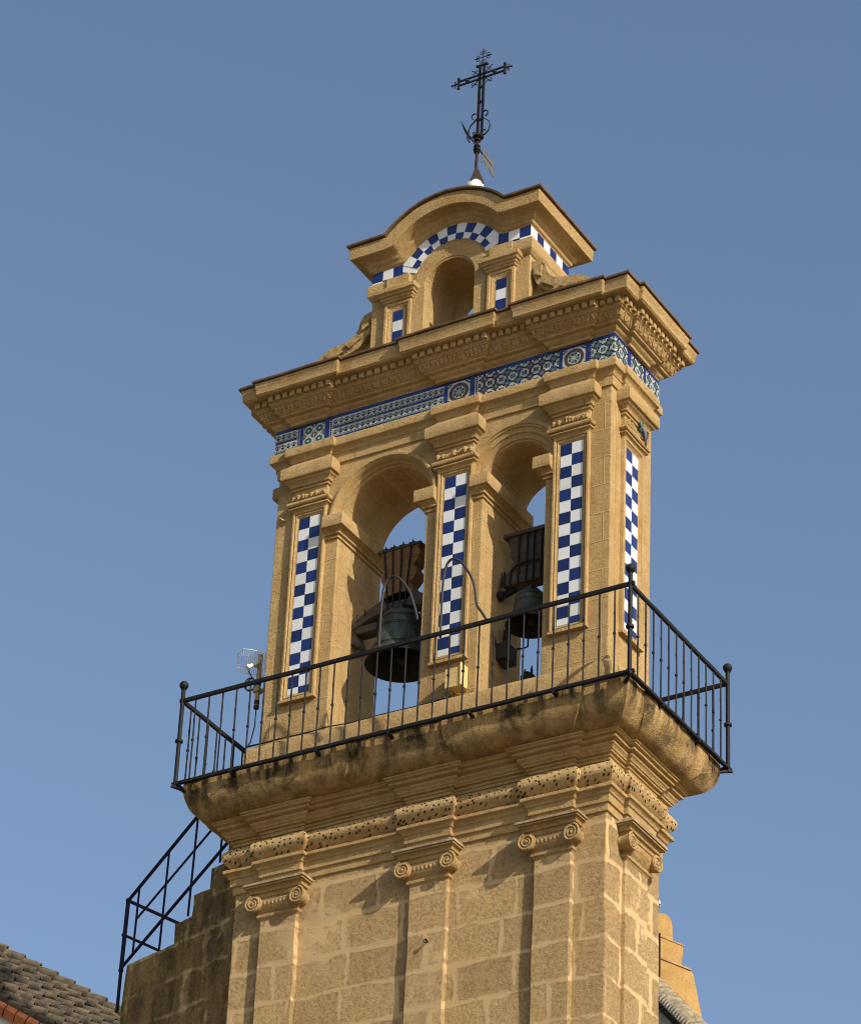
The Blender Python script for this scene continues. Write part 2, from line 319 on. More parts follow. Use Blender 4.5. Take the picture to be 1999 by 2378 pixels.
# lower pilasters with ionic capitals
def spiral_cap(mb, T, s0, s1, d, dw):
    c = (s0 + s1) / 2; h = (s1 - s0) / 2
    sweep(mb, [(s0, -dw), (s0, -d), (s1, -d), (s1, -dw)], [(.0, -2.055), (.012, -2.03), (.03, -2.02), (.035, -1.985), (.02, -1.975), (.01, -1.955), (.035, -1.93), (.07, -1.88), (.085, -1.80), (.06, -1.755), (.075, -1.75), (.085, -1.70), (.115, -1.69), (.125, -1.665), (.115, -1.66), (.14, -1.62), (.165, -1.60), (.17, -1.57), (.15, -1.562)], 0, T, .12)
    for sg in (-1, 1):
        cs = c + sg * (h + .045); cz = -1.835; r = .122
        loops = []
        for dd, k in ((dw - .02, .78), (dw + .06, .80), (d - .02, .78), (d + .05, .9), (d + .09, 1.0), (d + .115, 1.0)):
            loops.append([T(cs + r * k * math.cos(a * 2 * PI / 20), dd, cz + r * k * math.sin(a * 2 * PI / 20)) for a in range(20)])
        mb.loft(loops)
        pts = []
        for k in range(46):
            a = k / 45 * 2.55 * 2 * PI; rr = .112 * (1 - k / 45) + .012
            pts.append(T(cs - sg * rr * math.cos(a + PI / 2 + .3) * 1.0, d + .118, cz + rr * math.sin(a + PI / 2 + .3)))
        mb.tube(pts, [.017 - .006 * k / 45 for k in range(46)], 6)
        mb.sphere(T(cs, d + .115, cz), .022, 8)
    for o, za, zb in ((.185, -1.60, -1.562), (.165, -1.625, -1.60)):
        mb.box((s0 - o, dw - .05, za), (s1 + o, d + o + .01, zb), 1 if za > -1.61 else 0, T)
    for k in range(-3, 4):                   # eggs
        mb.sphere(T(c + k * .062, d + .062, -1.835), .027, 8, sq=(1, 1, 1.6))
def low_pilaster(T, s0, s1, d, dw):
    b = MB(); n = 28
    b.loft([[T(s0, dw - .03, z), T(s0, d, z), T((s0 + s1) / 2, d, z), T(s1, d, z), T(s1, dw - .03, z)] for z in [GZ] + [-12 + i * .5 for i in range(20)] + [-2.04]])
    p = b.build('pilaster', 'block', tower, bevel=.016, jit=.014)
    b = MB(); spiral_cap(b, T, s0, s1, d, dw); b.build('capital', ['stone', 'grime'], p, bevel=.004, jit=.005)
for a, b_ in ((-2.36, -1.77), (-.04, .545), (1.812, 2.37)): low_pilaster(TF, a, b_, .82, LD)
low_pilaster(TR, -.31, .30, 2.895, LW); low_pilaster(TL, -.31, .30, 2.895, LW)
# belfry wall: back slab with the real openings, front slab with the wider archivolt recess
ARCH = [(-.92, .73, .885, -1.65, -.19), (1.22, .50, .785, .72, 1.72)]
SPR = 4.28
def wall_poly(which, z0, z1, hw):
    P = [(-hw, z0)]
    for cx, ri, ro, xa, xb in ARCH:
        r = ri if which == 'i' else ro
        P += [(xa, z0), (xa, SPR)]
        for k in range(33):
            a = PI - PI * k / 32; P.append((cx + r * math.cos(a), SPR + .004 + r * math.sin(a)))
        P += [(xb, SPR), (xb, z0)]
    P += [(hw, z0), (hw, z1), (-hw, z1)]
    return P
mb = MB()
mb.prism([(x, -.45, z) for x, z in wall_poly('i', .66, 5.5, BW)], (0, .45 + BD, 0))
mb.prism([(x, -BD, z) for x, z in wall_poly('o', .66, 5.45, BW - .0005)], (0, BD - .4505, 0))
mb.build('belfry_wall', 'joint', tower, bevel=.01)
SF = [(-2.44, -1.845, .052), (.02, .58, .052), (1.85, 2.455, .052)]; SS = [(-.34, .42, .05)]
for (cx, ri, ro, xa, xb), prof in zip(ARCH, ([(.895, .59), (.893, .625), (.875, .645), (.84, .642), (.83, .622), (.815, .612), (.80, .575), (.79, .53), (.765, .515), (.76, .50), (.755, .475), (.735, .465), (.728, .44), (.728, .40)],
                                            [(.80, .59), (.798, .63), (.78, .65), (.735, .648), (.722, .628), (.70, .622), (.69, .60), (.64, .59), (.625, .585), (.615, .56), (.60, .552), (.545, .545), (.535, .52), (.512, .515), (.498, .47), (.498, .42)])):
    mb = MB(); N = 44; ka, kb = (.573, 1.847) if cx > 0 else (-1.847, -.003); cl = lambda x: min(kb, max(ka, x))
    mb.loft([[(cl(cx + r * math.cos(PI * k / N)), -d, SPR + r * math.sin(PI * k / N)) for r, d in prof] + [(cl(cx + (prof[0][0] + .02) * math.cos(PI * k / N)), -.42, SPR + (prof[0][0] + .02) * math.sin(PI * k / N))] for k in range(N + 1)])
    mb.build('archivolt', 'stone', tower, bevel=.003, jit=.005)
IMP = [(0, 3.945), (.028, 3.955), (.03, 3.985), (.018, 3.992), (.020, 4.005), (.055, 4.012), (.058, 4.034), (.046, 4.04)] + curve((.05, 4.045), (.098, 4.085), -.010, 4) + [(.100, 4.092), (.138, 4.098), (.142, 4.108), (.142, 4.285), (.135, 4.30)]
for (cx, ri, ro, xa, xb), (pa, pb) in zip(ARCH, ((-1.85, -.002), (.572, 1.848))):
    for path in ([(pa, -BD), (xa, -BD), (xa, BD)], [(xb, BD), (xb, -BD), (pb, -BD)]):
        mb = MB(); sweep(mb, path, IMP); mb.build('impost', 'stone', tower, bevel=.004, jit=.007)
CAPP = [(.0, 4.55), (.012, 4.575), (.02, 4.58), (.046, 4.592), (.047, 4.612), (.026, 4.618), (.028, 4.63), (.06, 4.636), (.074, 4.66), (.07, 4.69), (.055, 4.705), (.01, 4.71), (.004, 4.90), (.032, 4.905), (.034, 4.93), (.022, 4.935), (.024, 4.948), (.054, 4.955), (.056, 4.975), (.046, 4.98)] + curve((.05, 4.985), (.108, 5.04), -.014, 4) + [(.112, 5.046), (.112, 5.06), (.15, 5.068), (.158, 5.085), (.158, 5.245), (.148, 5.265), (.11, 5.295), (.05, 5.36), (.03, 5.40)]
def checker(T, s0, s1, z0, z1, d, cols, pitch, first, parent, name='tile_panel', two=True):
    b = MB(); b.box((s0, d - .03, z0), (s1, d - .003, z1), 2, T); wd = (s1 - s0) / cols; r = 0; zt = z1
    while zt > z0 + .01:
        zb = max(z0, zt - pitch)
        for c in range(cols):
            j = random.uniform(-.0012, .0012); k = .0028
            m = (1 if (r + c + first) % 2 == 0 else 0) + (3 if random.random() < .38 else 0)
            a0, a1 = s0 + c * wd + k, s0 + (c + 1) * wd - k
            q = [T(a0, d + j, zb + k), T(a1, d - j, zb + k), T(a1, d + j * .5, zt - k), T(a0, d - j * .7, zt - k)]; bk = [T(a0, d - .02, zb + k), T(a1, d - .02, zb + k), T(a1, d - .02, zt - k), T(a0, d - .02, zt - k)]
            b.loft([bk, q], True, True, m)
        zt -= pitch; r += 1
    return b.build(name, ['tw', 'tb', 'grout', 'tw2', 'tb2'], parent)
def frame(b, T, s0, s1, z0, z1, prof):
    b.loft([[T(s0 + i, d, z0 + i), T(s1 - i, d, z0 + i), T(s1 - i, d, z1 - i), T(s0 + i, d, z1 - i)] for i, d in prof], True, False)
def rough_leaf(b, T, s0, s1, d, z, n):
    for k in range(n):
        s = s0 + (s1 - s0) * (k + .5) / n; r = random.uniform(.7, 1.25); w_ = (s1 - s0) / n
        p = [T(s - w_ * .6, d - .02, z), T(s + w_ * .6, d - .02, z), T(s + w_ * .5, d - .01, z + .10 * r), T(s - w_ * .5, d - .01, z + .09 * r)]
        q = [T(s - w_ * .4, d + .04 * r, z + .015), T(s + w_ * .4, d + .035 * r, z + .02), T(s + w_ * .25, d + .055 * r, z + .085 * r), T(s - w_ * .3, d + .06 * r, z + .075 * r)]
        b.loft([p, q])
def belfry_pilaster(T, s0, s1, d, dw, mat='stone', xs=(0, 0)):
    b = MB(); fw = ((s1 - s0) - .356) / 2
    frame(b, T, s0, s1, 1.405, 4.56, [(0, dw - .03), (0, d - .008), (.006, d), (.032, d + .004), (.042, d - .006), (.046, d - .018), (.054, d - .02), (.06, d - .01), (.07, d - .012), (.085, d - .03), (fw - .006, d - .036), (fw, d - .043)])
    b.box((s0 - .012, dw - .03, 1.385), (s1 + .012, d + .016, 1.425), 0, T)
    p = b.build('pilaster', mat, tower, bevel=.004, jit=.005)
    b = MB(); sweep(b, [(s0 + xs[0], -dw), (s0 + xs[0], -d), (s1, -d), (s1, -dw)], CAPP, 0, T, .15); rough_leaf(b, T, s0, s1, d + .008, 4.725, 13); b.build('capital', mat, p, bevel=.005, jit=.008)
    c = (s0 + s1) / 2; checker(T, c - .178, c + .178, 1.51, 4.435 + .01, d - .034, 2, .1885, 0, p)
for a, b_ in ((-2.42, -1.85), (0.0, .57), (1.85, 2.42)): belfry_pilaster(TF, a, b_, .660, BD)
belfry_pilaster(TR, -.305, .285, 2.79, BW, 'lime'); belfry_pilaster(TL, -.305, .285, 2.79, BW)
# string course under the tiled frieze
mb = MB(); ring(mb, [(2.70, 5.235), (2.758, 5.245), (2.76, 5.395), (2.772, 5.40), (2.778, 5.415)] + curve((2.782, 5.425), (2.828, 5.485), -.012, 4) + [(2.848, 5.495), (2.852, 5.51), (2.852, 5.625), (2.845, 5.64), (2.80, 5.665), (2.7, 5.67)], BW, BD, SF, SS); mb.build('string_course', 'stone', tower, bevel=.007, jit=.007)
# tiled frieze
FRT = {}
HWF, HDF = 2.812, .682
mb = MB(); ring(mb, [(HWF - .012, 5.62), (HWF - .012, 6.12)], HWF, HDF, step=5); fr = mb.build('frieze_backing', 'grout', tower)
KM = ['tcream', 'tblack', 'tb', 'tgreen', 'tbrown', 'tteal', 'tw']
def plate(b, T, s0, s1, z0, z1, d, m, k=.003): b.box((s0 + k, d - .012, z0 + k), (s1 - k, d + random.uniform(-.0006, .0006), z1 - k), m, T)
def disc(b, T, s, z, r0, r1, d, m, n=16, a0=0, a1=2 * PI, sx=1):
    for k in range(n):
        a, c = a0 + (a1 - a0) * k / n, a0 + (a1 - a0) * (k + 1) / n
        pts = [(s + r1 * math.cos(a) * sx, z + r1 * math.sin(a)), (s + r1 * math.cos(c) * sx, z + r1 * math.sin(c))]
        pts += [(s + r0 * math.cos(c) * sx, z + r0 * math.sin(c)), (s + r0 * math.cos(a) * sx, z + r0 * math.sin(a))] if r0 else [(s, z)]
        b.loft([[T(x, d - .004, y) for x, y in pts], [T(x, d + .0015, y) for x, y in pts]], True, True, m)
def poly(b, T, pts, d, m): b.loft([[T(x, d - .004, y) for x, y in pts], [T(x, d + .0015, y) for x, y in pts]], True, True, m)
def crest_tile(b, T, s0, s1, z0, z1, d):
    plate(b, T, s0, s1, z0, z1, d, 0); w_ = s1 - s0; h = z1 - z0; band = random.choice((2, 1, 2, 3))
    poly(b, T, [(s0 + .004, z0 + .004), (s1 - .004, z0 + .004), (s1 - .004, z0 + h * .22), (s0 + .004, z0 + h * .22)], d, band if random.random() > .1 else 1)
    nn = max(1, int(round(w_ / .095)))
    for i in range(nn):
        c = s0 + w_ * (i + .5) / nn; zc = z0 + h * .62
        disc(b, T, c, zc, .033, .043, d, 1, 9, -.1, PI + .1)
        disc(b, T, c, zc - .010, 0, .029, d, 1, 8, PI * .85, PI * 2.15); disc(b, T, c, zc + .016, .006, .014, d, 1, 7)
        poly(b, T, [(c - .004, zc - .01), (c + .004, zc - .01), (c + .003, zc + .03), (c - .003, zc + .03)], d, 1)
    for i in range(nn * 4):
        c = s0 + w_ * (i + .5) / (nn * 4); poly(b, T, [(c - .010, z0 + h * .26), (c + .010, z0 + h * .26), (c, z0 + h * .40)], d, 1)
def green_tile(b, T, s0, s1, z0, z1, d):
    plate(b, T, s0, s1, z0, z1, d, 0); cx, cz = (s0 + s1) / 2, (z0 + z1) / 2; h = (z1 - z0) / 2
    for sx in (-1, 1):
        for sz in (-1, 1): poly(b, T, [(cx + sx * h * .93, cz + sz * h * .93), (cx + sx * h * .35, cz + sz * h * .93), (cx + sx * h * .93, cz + sz * h * .35)], d, 4)
    disc(b, T, cx, cz, 0, h * .88, d + .001, 0, 14)
    for k in range(14):
        a = k * 2 * PI / 14; poly(b, T, [(cx + h * .80 * math.cos(a), cz + h * .80 * math.sin(a)), (cx + h * .5 * math.cos(a + .28), cz + h * .5 * math.sin(a + .28)), (cx + h * .5 * math.cos(a - .28), cz + h * .5 * math.sin(a - .28))], d + .002, 3)
    disc(b, T, cx, cz, 0, h * .60, d + .0025, 3, 14); disc(b, T, cx, cz, 0, h * .16, d + .004, 6, 8)
def flower_tile(b, T, s0, s1, z0, z1, d, kind):
    plate(b, T, s0, s1, z0, z1, d, 0); cx, cz = (s0 + s1) / 2, (z0 + z1) / 2; h = (z1 - z0) / 2; cols = (1, 4, 5) if kind == 0 else (5, 1, 4)
    n = 8
    for k in range(n):
        a = k * 2 * PI / n + (PI / 8 if kind else 0); r0, r1 = h * .34, h * (.72 if k % 2 else .86)
        disc(b, T, cx + (r0 + r1) / 2 * math.cos(a), cz + (r0 + r1) / 2 * math.sin(a), 0, h * .25, d, cols[k % 2 if kind == 0 else (k + 1) % 2], 6)
    disc(b, T, cx, cz, h * .20, h * .34, d + .001, cols[0], 10); disc(b, T, cx, cz, 0, h * .12, d + .001, cols[2], 6)
    if kind: disc(b, T, cx, cz, h * .36, h * .42, d + .001, 4, 12)
    for sx in (-1, 1):
        for sz in (-1, 1):
            disc(b, T, cx + sx * h * .80, cz + sz * h * .80, 0, h * .22, d, 5 if kind else 1, 6); disc(b, T, cx + sx * h * .88, cz, h * .0, h * .17, d, 1, 6); disc(b, T, cx, cz + sz * h * .88, h * 0, h * .17, d, 4 if kind else 1, 6)
def wheel(b, T, s0, s1, z0, z1, d):
    cx, cz = (s0 + s1) / 2, (z0 + z1) / 2; h = (s1 - s0) / 2
    for i in (0, 1):
        for j in (0, 1): plate(b, T, s0 + i * h, s0 + (i + 1) * h, z0 + j * (z1 - z0) / 2, z0 + (j + 1) * (z1 - z0) / 2, d, 0)
    disc(b, T, cx, cz, h * .60, h * .80, d, 4, 26); disc(b, T, cx, cz, h * .80, h * .84, d, 1, 26); disc(b, T, cx, cz, h * .56, h * .60, d, 1, 26)
    for k in range(8):
        a = k * PI / 4 + PI / 8; disc(b, T, cx + h * .38 * math.cos(a), cz + h * .38 * math.sin(a), 0, h * .12, d, (1, 3)[k % 2], 8); disc(b, T, cx + h * .21 * math.cos(a), cz + h * .21 * math.sin(a), 0, h * .06, d, 5, 6)
    for sx in (-1, 1):
        for sz in (-1, 1):
            for q in range(5): disc(b, T, cx + sx * h * (.62 + .075 * q), cz + sz * h * (.90 - .07 * q), 0, h * .075, d, (5, 1, 5, 2, 1)[q], 6)
            disc(b, T, cx + sx * h * .9, cz + sz * h * .9, 0, h * .1, d, 1, 6)
Z0, Z1, ZT = 5.655, 5.835, 6.015
def cells(T, d, spec):
    b = MB()
    for kind, s0, s1 in spec:
        n = max(1, int(round((s1 - s0) / .19))) if kind in 'ADG' else 1
        if kind == 'P': plate(b, T, s0, s1, 5.655, 5.835, d + .006, 2); plate(b, T, s0, s1, 5.835, 6.07, d + .006, 2); continue
        for i in range(n):
            a, c = s0 + (s1 - s0) * i / n, s0 + (s1 - s0) * (i + 1) / n
            plate(b, T, a, c, ZT, 6.075, d + .002, 2)
            for r, (za, zb) in enumerate(((Z0, Z1), (Z1, ZT))):
                if kind == 'A': crest_tile(b, T, a, c, za, zb, d)
                elif kind == 'G': green_tile(b, T, a, c, za, zb, d)
                elif kind == 'D': flower_tile(b, T, a, c, za, zb, d, (i // 2) % 2)
                elif kind == 'E': flower_tile(b, T, a, c, za, zb, d, 1)
                elif kind == 'O': plate(b, T, a, c, za, zb, d, 0); [disc(b, T, (a + c) / 2, za + (zb - za) * (k + .5) / 5, 0, .017, d, (1, 2)[k % 2], 6) for k in range(5)]
        if kind == 'W': wheel(b, T, s0, s1, Z0, ZT, d)
    o = b.build('frieze_tiles', KM, tower); return o
cells(TF, HDF, [('A', -2.80, -2.425), ('O', -2.425, -2.37), ('P', -2.37, -2.32), ('G', -2.32, -1.945), ('P', -1.945, -1.87), ('O', -1.87, -1.81), ('A', -1.81, .06), ('P', .06, .115), ('W', .115, .49), ('P', .49, .56), ('O', .56, .625), ('D', .625, 1.93), ('P', 1.93, 1.98), ('W', 1.98, 2.355), ('P', 2.355, 2.41), ('O', 2.41, 2.44), ('E', 2.44, 2.63), ('E', 2.63, 2.812)])
cells(TR, HWF, [('E', -.68, -.49), ('E', -.49, -.30), ('P', -.30, -.19), ('E', -.19, .02), ('E', .02, .205), ('P', .205, .26), ('E', .26, .47), ('E', .47, .68)])
# main cornice
CF = [(-2.45, -1.98, .065), (.0, .625, .065), (1.86, 2.37, .065)]; CS = [(-.255, .225, .065)]
cp = [(2.72, 6.05), (2.80, 6.055), (2.806, 6.095)] + curve((2.812, 6.10), (2.865, 6.165), .018, 5) + [(2.905, 6.172), (2.922, 6.18), (2.925, 6.205), (2.945, 6.212), (2.955, 6.222), (3.005, 6.322), (3.028, 6.33), (3.03, 6.345), (3.048, 6.352), (3.052, 6.372), (3.054, 6.47), (3.10, 6.475), (3.165, 6.478), (3.172, 6.488), (3.19, 6.50), (3.196, 6.60), (3.203, 6.612), (3.215, 6.675), (3.215, 6.69), (2.4, 6.70)]
mb = MB(); ring(mb, cp, BW, BD, CF, CS); cor = mb.build('main_cornice', 'stone', tower, bevel=.006, jit=.006)
def run_face(fn, hw):
    """call fn(T, s0, s1, d) for each visible straight piece of the cornice at half width hw"""
    o = hw - BW; s = -hw; prev = -hw
    for a, b_, p in CF: fn(TF, prev, a - o, BD + o); fn(TF, a - o, b_ + o, BD + o + p); prev = b_ + o
    fn(TF, prev, hw, BD + o); hd = BD + o
    for T in (TR, TL):
        prev = -hd
        for a, b_, p in CS: fn(T, prev, a - o, hw); fn(T, a - o, b_ + o, hw + p); prev = b_ + o
        fn(T, prev, hd, hw)
mb = MB()
def dent(T, s0, s1, d):
    n = max(1, int(round((s1 - s0) / .128)))
    for i in range(n):
        a = s0 + (s1 - s0) * i / n; mb.box((a + .024, d - .05, 6.378 + random.uniform(-.003, .003)), (a + (s1 - s0) / n - .024, d + .052, 6.468), 0, T)
run_face(dent, 3.054); mb.build('dentils', 'stone', tower, bevel=.006, jit=.006)
mb = MB()
def leaf(T, s0, s1, d):
    n = max(1, int(round((s1 - s0) / .145)))
    for i in range(n):
        a = s0 + (s1 - s0) * i / n; w_ = (s1 - s0) / n
        for (x0, x1) in ((.06, .42), (.94, .58)):
            p = [(a + w_ * x0, -.022, 6.226), (a + w_ * (x0 + .14 * (1 if x1 > x0 else -1)), -.022, 6.226), (a + w_ * (x1 + .05 * (1 if x1 > x0 else -1)), .022, 6.318), (a + w_ * (x1 - .08 * (1 if x1 > x0 else -1)), .022, 6.318)]
            mb.loft([[T(s, d + dd - .01, z) for s, dd, z in p], [T(s, d + dd + .018, z) for s, dd, z in p]])
        for xx in (.5, .0):
            p = [(a + w_ * (xx - .03), -.024, 6.228), (a + w_ * (xx + .03), -.024, 6.228), (a + w_ * (xx + .02), -.004, 6.27), (a + w_ * (xx - .02), -.004, 6.27)]
            mb.loft([[T(s, d + dd - .01, z) for s, dd, z in p], [T(s, d + dd + .012, z) for s, dd, z in p]])
run_face(leaf, 2.98); mb.build('leaf_moulding', 'stone', tower)
mb = MB(); ring(mb, [(3.10, 6.692), (3.245, 6.70), (3.25, 6.728), (3.2, 6.735), (2.2, 6.80)], BW, BD, CF, CS, step=.11); mb.build('roof_slabs', 'lip', tower, jit=.010)

# ------------------------------------------------------------------ attic
AW, AD = 1.335, .565
AX, AZ, AR = -.01, 7.98, .42
mb = MB(); P = [(-AW, 6.75), (-.43, 6.75)] + [(AX + AR * math.cos(PI - PI * k / 24), AZ + AR * math.sin(PI - PI * k / 24)) for k in range(25)] + [(.41, 6.75), (AW, 6.75), (AW, 8.42)]
top = []
CX, CZ = .02, 8.08
P += [(CX + .88 * math.cos(a), CZ + .88 * math.sin(a)) for a in [math.radians(24 + 132 * k / 24) for k in range(25)]] + [(-AW, 8.42)]
mb.prism([(x, -AD, z) for x, z in P], (0, 2 * AD, 0)); mb.build('attic_wall', 'stone', tower, bevel=.008)
mb = MB(); N = 30; rp = [(.422, .55), (.424, .572), (.43, .578), (.630, .580), (.638, .572), (.64, .54)]
mb.loft([[(AX + r * math.cos(PI * k / N), -d, AZ + .03 + r * math.sin(PI * k / N)) for r, d in rp] for k in range(N + 1)])
for s0, s1 in ((-.635, -.43), (.415, .62)): mb.box((s0, -.579, 6.75), (s1, -.55, AZ + .03))
mb.build('arch_surround', 'stone', tower, bevel=.005, jit=.003)
ACAP = [(0, 7.86), (.02, 7.875), (.025, 7.90), (.045, 7.91), (.05, 7.94), (.075, 7.95), (.08, 7.98), (.11, 8.0), (.115, 8.065), (.10, 8.085), (.02, 8.10)]
def attic_pilaster(s0, s1):
    b = MB(); d = .622
    frame(b, TF, s0, s1, 6.9, 7.86, [(0, AD - .03), (0, d - .005), (.006, d), (.045, d), (.055, d - .012), (.062, d - .02), (.075, d - .014), (.085, d - .02), (.12, d - .038), ((s1 - s0 - .176) / 2, d - .044)])
    p = b.build('pilaster', 'stone', tower, bevel=.003, jit=.004)
    b = MB(); sweep(b, [(s0, -AD), (s0, -d), (s1, -d), (s1, -AD)], ACAP, 0, None, .12); b.box((s0 + .03, -.655, 8.10), (s1 - .03, -.56, 8.305)); b.build('capital', 'moss' if s0 < -9 else 'stone', p, bevel=.008, jit=.007)
    c = (s0 + s1) / 2; checker(TF, c - .087, c + .087, 6.98, 7.722, d - .036, 1, .186, 0, p)
attic_pilaster(-1.085, -.63); attic_pilaster(.655, 1.11)
ASTR = [(0, 8.02), (.02, 8.03), (.05, 8.08), (.062, 8.095), (.068, 8.11), (.068, 8.285), (.06, 8.30), (0, 8.315)]
for path in ([(-AW, AD), (-AW, -AD), (-1.04, -AD)], [(1.06, -AD), (AW, -AD), (AW, AD)]): mb = MB(); sweep(mb, path, ASTR); mb.build('attic_string_course', 'lime', tower, bevel=.008, jit=.006)
def apath(h, n1=7, n2=40, smooth=0):
    """attic outline at height offset h above the tile band: straight, arch, straight"""
    r = .915 + h; zz = 8.535 + h; q = max(0.02, r * r - (zz - CZ) ** 2); xj = math.sqrt(q); a0 = math.atan2(zz - CZ, xj)
    return r, zz, xj, a0
def asweep(mb, prof, m=0, back=True):
    loops = []
    for hw, h in prof:
        r, zz, xj, a0 = apath(h); o = hw - AW; d = AD + o
        fx = []
        for k in range(9): fx.append((-hw + (CX - xj + hw) * k / 9, zz))
        for k in range(41): a = (PI - a0) - (PI - 2 * a0) * k / 40; fx.append((CX + r * math.cos(a), CZ + r * math.sin(a)))
        for k in range(1, 10): fx.append((CX + xj + (hw - CX - xj) * k / 9, zz))
        it = int(max(0, 7 - h * 16))
        for _ in range(it): fx = [fx[0]] + [(fx[i][0], fx[i][1] * .5 + (fx[i - 1][1] + fx[i + 1][1]) * .25) for i in range(1, len(fx) - 1)] + [fx[-1]]
        l = [(x, -d, z) for x, z in fx] + [(hw, 0, zz)] + [(x, d, z) for x, z in fx[::-1]] + [(-hw, 0, zz)]
        loops.append(l)
    L = [mb.add(l) for l in loops]; n = len(L[0])
    for a, b in zip(L, L[1:]):
        for k in range(n): mb.face((a[k], a[(k + 1) % n], b[(k + 1) % n], b[k]), m)
    nf = (n - 2) // 2; top = L[-1]
    for k in range(nf - 1): mb.face((top[k], top[k + 1], top[n - 3 - k], top[n - 2 - k]), m)
    return L
mb = MB(); asweep(mb, [(AW - .03, -.02), (1.352, -.005), (1.355, .02), (1.375, .03), (1.39, .055), (1.392, .075), (1.405, .085), (1.43, .11), (1.437, .135), (1.442, .145)] + [(1.445 + .155 * t ** 1.6, .15 + .045 * t) for t in (.3, .6, .85, 1)] + [(1.606, .20), (1.61, .225), (1.618, .40), (1.60, .412), (1.3, .42)]); mb.build('attic_cornice', 'stone', tower, bevel=.006, jit=.004)
mb = MB(); asweep(mb, [(1.50, .412), (1.655, .425), (1.66, .452), (1.62, .465), (1.0, .47)]); mb.build('attic_roof_slabs', 'lip', tower, jit=.006)
# attic tile band (chequered, following the curve)
b = MB()
def vtile(pts, m, T=TF, d=.583):
    c = sum((Vector(p) for p in pts), Vector((0, 0))) / len(pts); q = [c + (Vector(p) - c) * .97 for p in pts]; j = [random.uniform(-.0008, .0008) for _ in pts]
    b.loft([[T(x, d - .02, z) for x, z in q], [T(x, d + k, z) for (x, z), k in zip(q, j)]], True, True, m)
NA = 11
def arcp(r, a): return (CX - .02 + r * math.cos(a), CZ + r * math.sin(a))
a0, a1 = math.radians(151), math.radians(29)
for i in range(NA):
    p, q = a0 + (a1 - a0) * i / NA, a0 + (a1 - a0) * (i + 1) / NA
    for r0, r1, ph in ((.755, .945, 0), (.645, .755, 1)): vtile([arcp(r0, p), arcp(r0, q), arcp(r1, q), arcp(r1, p)], (i + ph) % 2)
for sg in (-1, 1):
    xs = [1.345, 1.165, .985, .82] if sg < 0 else [1.345, 1.16, .97, .80]
    for i in range(3):
        l, r_ = sg * xs[i] + (0), sg * xs[i + 1]
        vtile([(l, 8.365), (r_, 8.365), (r_, 8.56), (l, 8.56)], (i + 1) % 2); vtile([(l, 8.29), (r_, 8.29), (r_, 8.362), (l, 8.362)], i % 2)
for T in (TR, TL):
    for i in range(6):
        l, r_ = -.58 + 1.16 * i / 6, -.58 + 1.16 * (i + 1) / 6; vtile([(l, 8.365), (r_, 8.365), (r_, 8.56), (l, 8.56)], i % 2, T, 1.348); vtile([(l, 8.29), (r_, 8.29), (r_, 8.362), (l, 8.362)], 0, T, 1.348)
for i in range(24):
    p, q = math.radians(158 - 136 * i / 24), math.radians(158 - 136 * (i + 1) / 24); vtile([arcp(.64, p), arcp(.64, q), arcp(.95, q), arcp(.95, p)], 0, TF, .5775)
b.build('attic_tile_band', ['tw', 'tb'], tower)
# scroll consoles
def scroll(sg):
    out = [(1.34, 7.93), (1.42, 7.92), (1.50, 7.89), (1.545, 7.83), (1.575, 7.74), (1.605, 7.645), (1.65, 7.575), (1.73, 7.525), (1.83, 7.495), (1.95, 7.478), (2.05, 7.462), (2.15, 7.425), (2.25, 7.36), (2.33, 7.27), (2.38, 7.15), (2.40, 6.95)]
    inn = [(1.34, 7.72), (1.345, 7.71), (1.35, 7.69), (1.37, 7.62), (1.40, 7.55), (1.44, 7.48), (1.50, 7.40), (1.57, 7.335), (1.65, 7.29), (1.74, 7.26), (1.84, 7.23), (1.93, 7.19), (2.02, 7.13), (2.1, 7.05), (2.15, 6.95), (2.17, 6.85)]
    b = MB(); sh = [(x + .0, z) for x, z in out]
    L = []
    for (xo, zo), (xi, zi) in zip(out, inn): L.append([(sg * xi, .40, zi), (sg * xi, -.505, zi), (sg * xo, -.505, zo), (sg * xo, .40, zo)])
    b.loft(L)
    b.prism([(sg * x, -.40, z) for x, z in inn] + [(sg * 1.33, -.40, 6.8)], (0, .8, 0))
    for t0, t1 in ((1.5, 4.6), (5.6, 8.2), (9.2, 11.6)):   # raised lozenge and bars on the band
        def at(t, f):
            i = int(t); u = t - i; xo = out[i][0] * (1 - u) + out[i + 1][0] * u; zo = out[i][1] * (1 - u) + out[i + 1][1] * u; xi = inn[i][0] * (1 - u) + inn[i + 1][0] * u; zi = inn[i][1] * (1 - u) + inn[i + 1][1] * u
            return (sg * (xi + (xo - xi) * f), -.503, zi + (zo - zi) * f)
        tm = (t0 + t1) / 2
        pl = [at(t0, .5), at(tm, .85), at(t1, .5), at(tm, .15)] if t0 < 3 else [at(t0, .75), at(t0, .25), at(t1, .25), at(t1, .75)]
        b.prism(pl, (0, -.045, 0))
    b.build('scroll_console', 'moss', tower, bevel=.008, jit=.006)
scroll(1); scroll(-1)

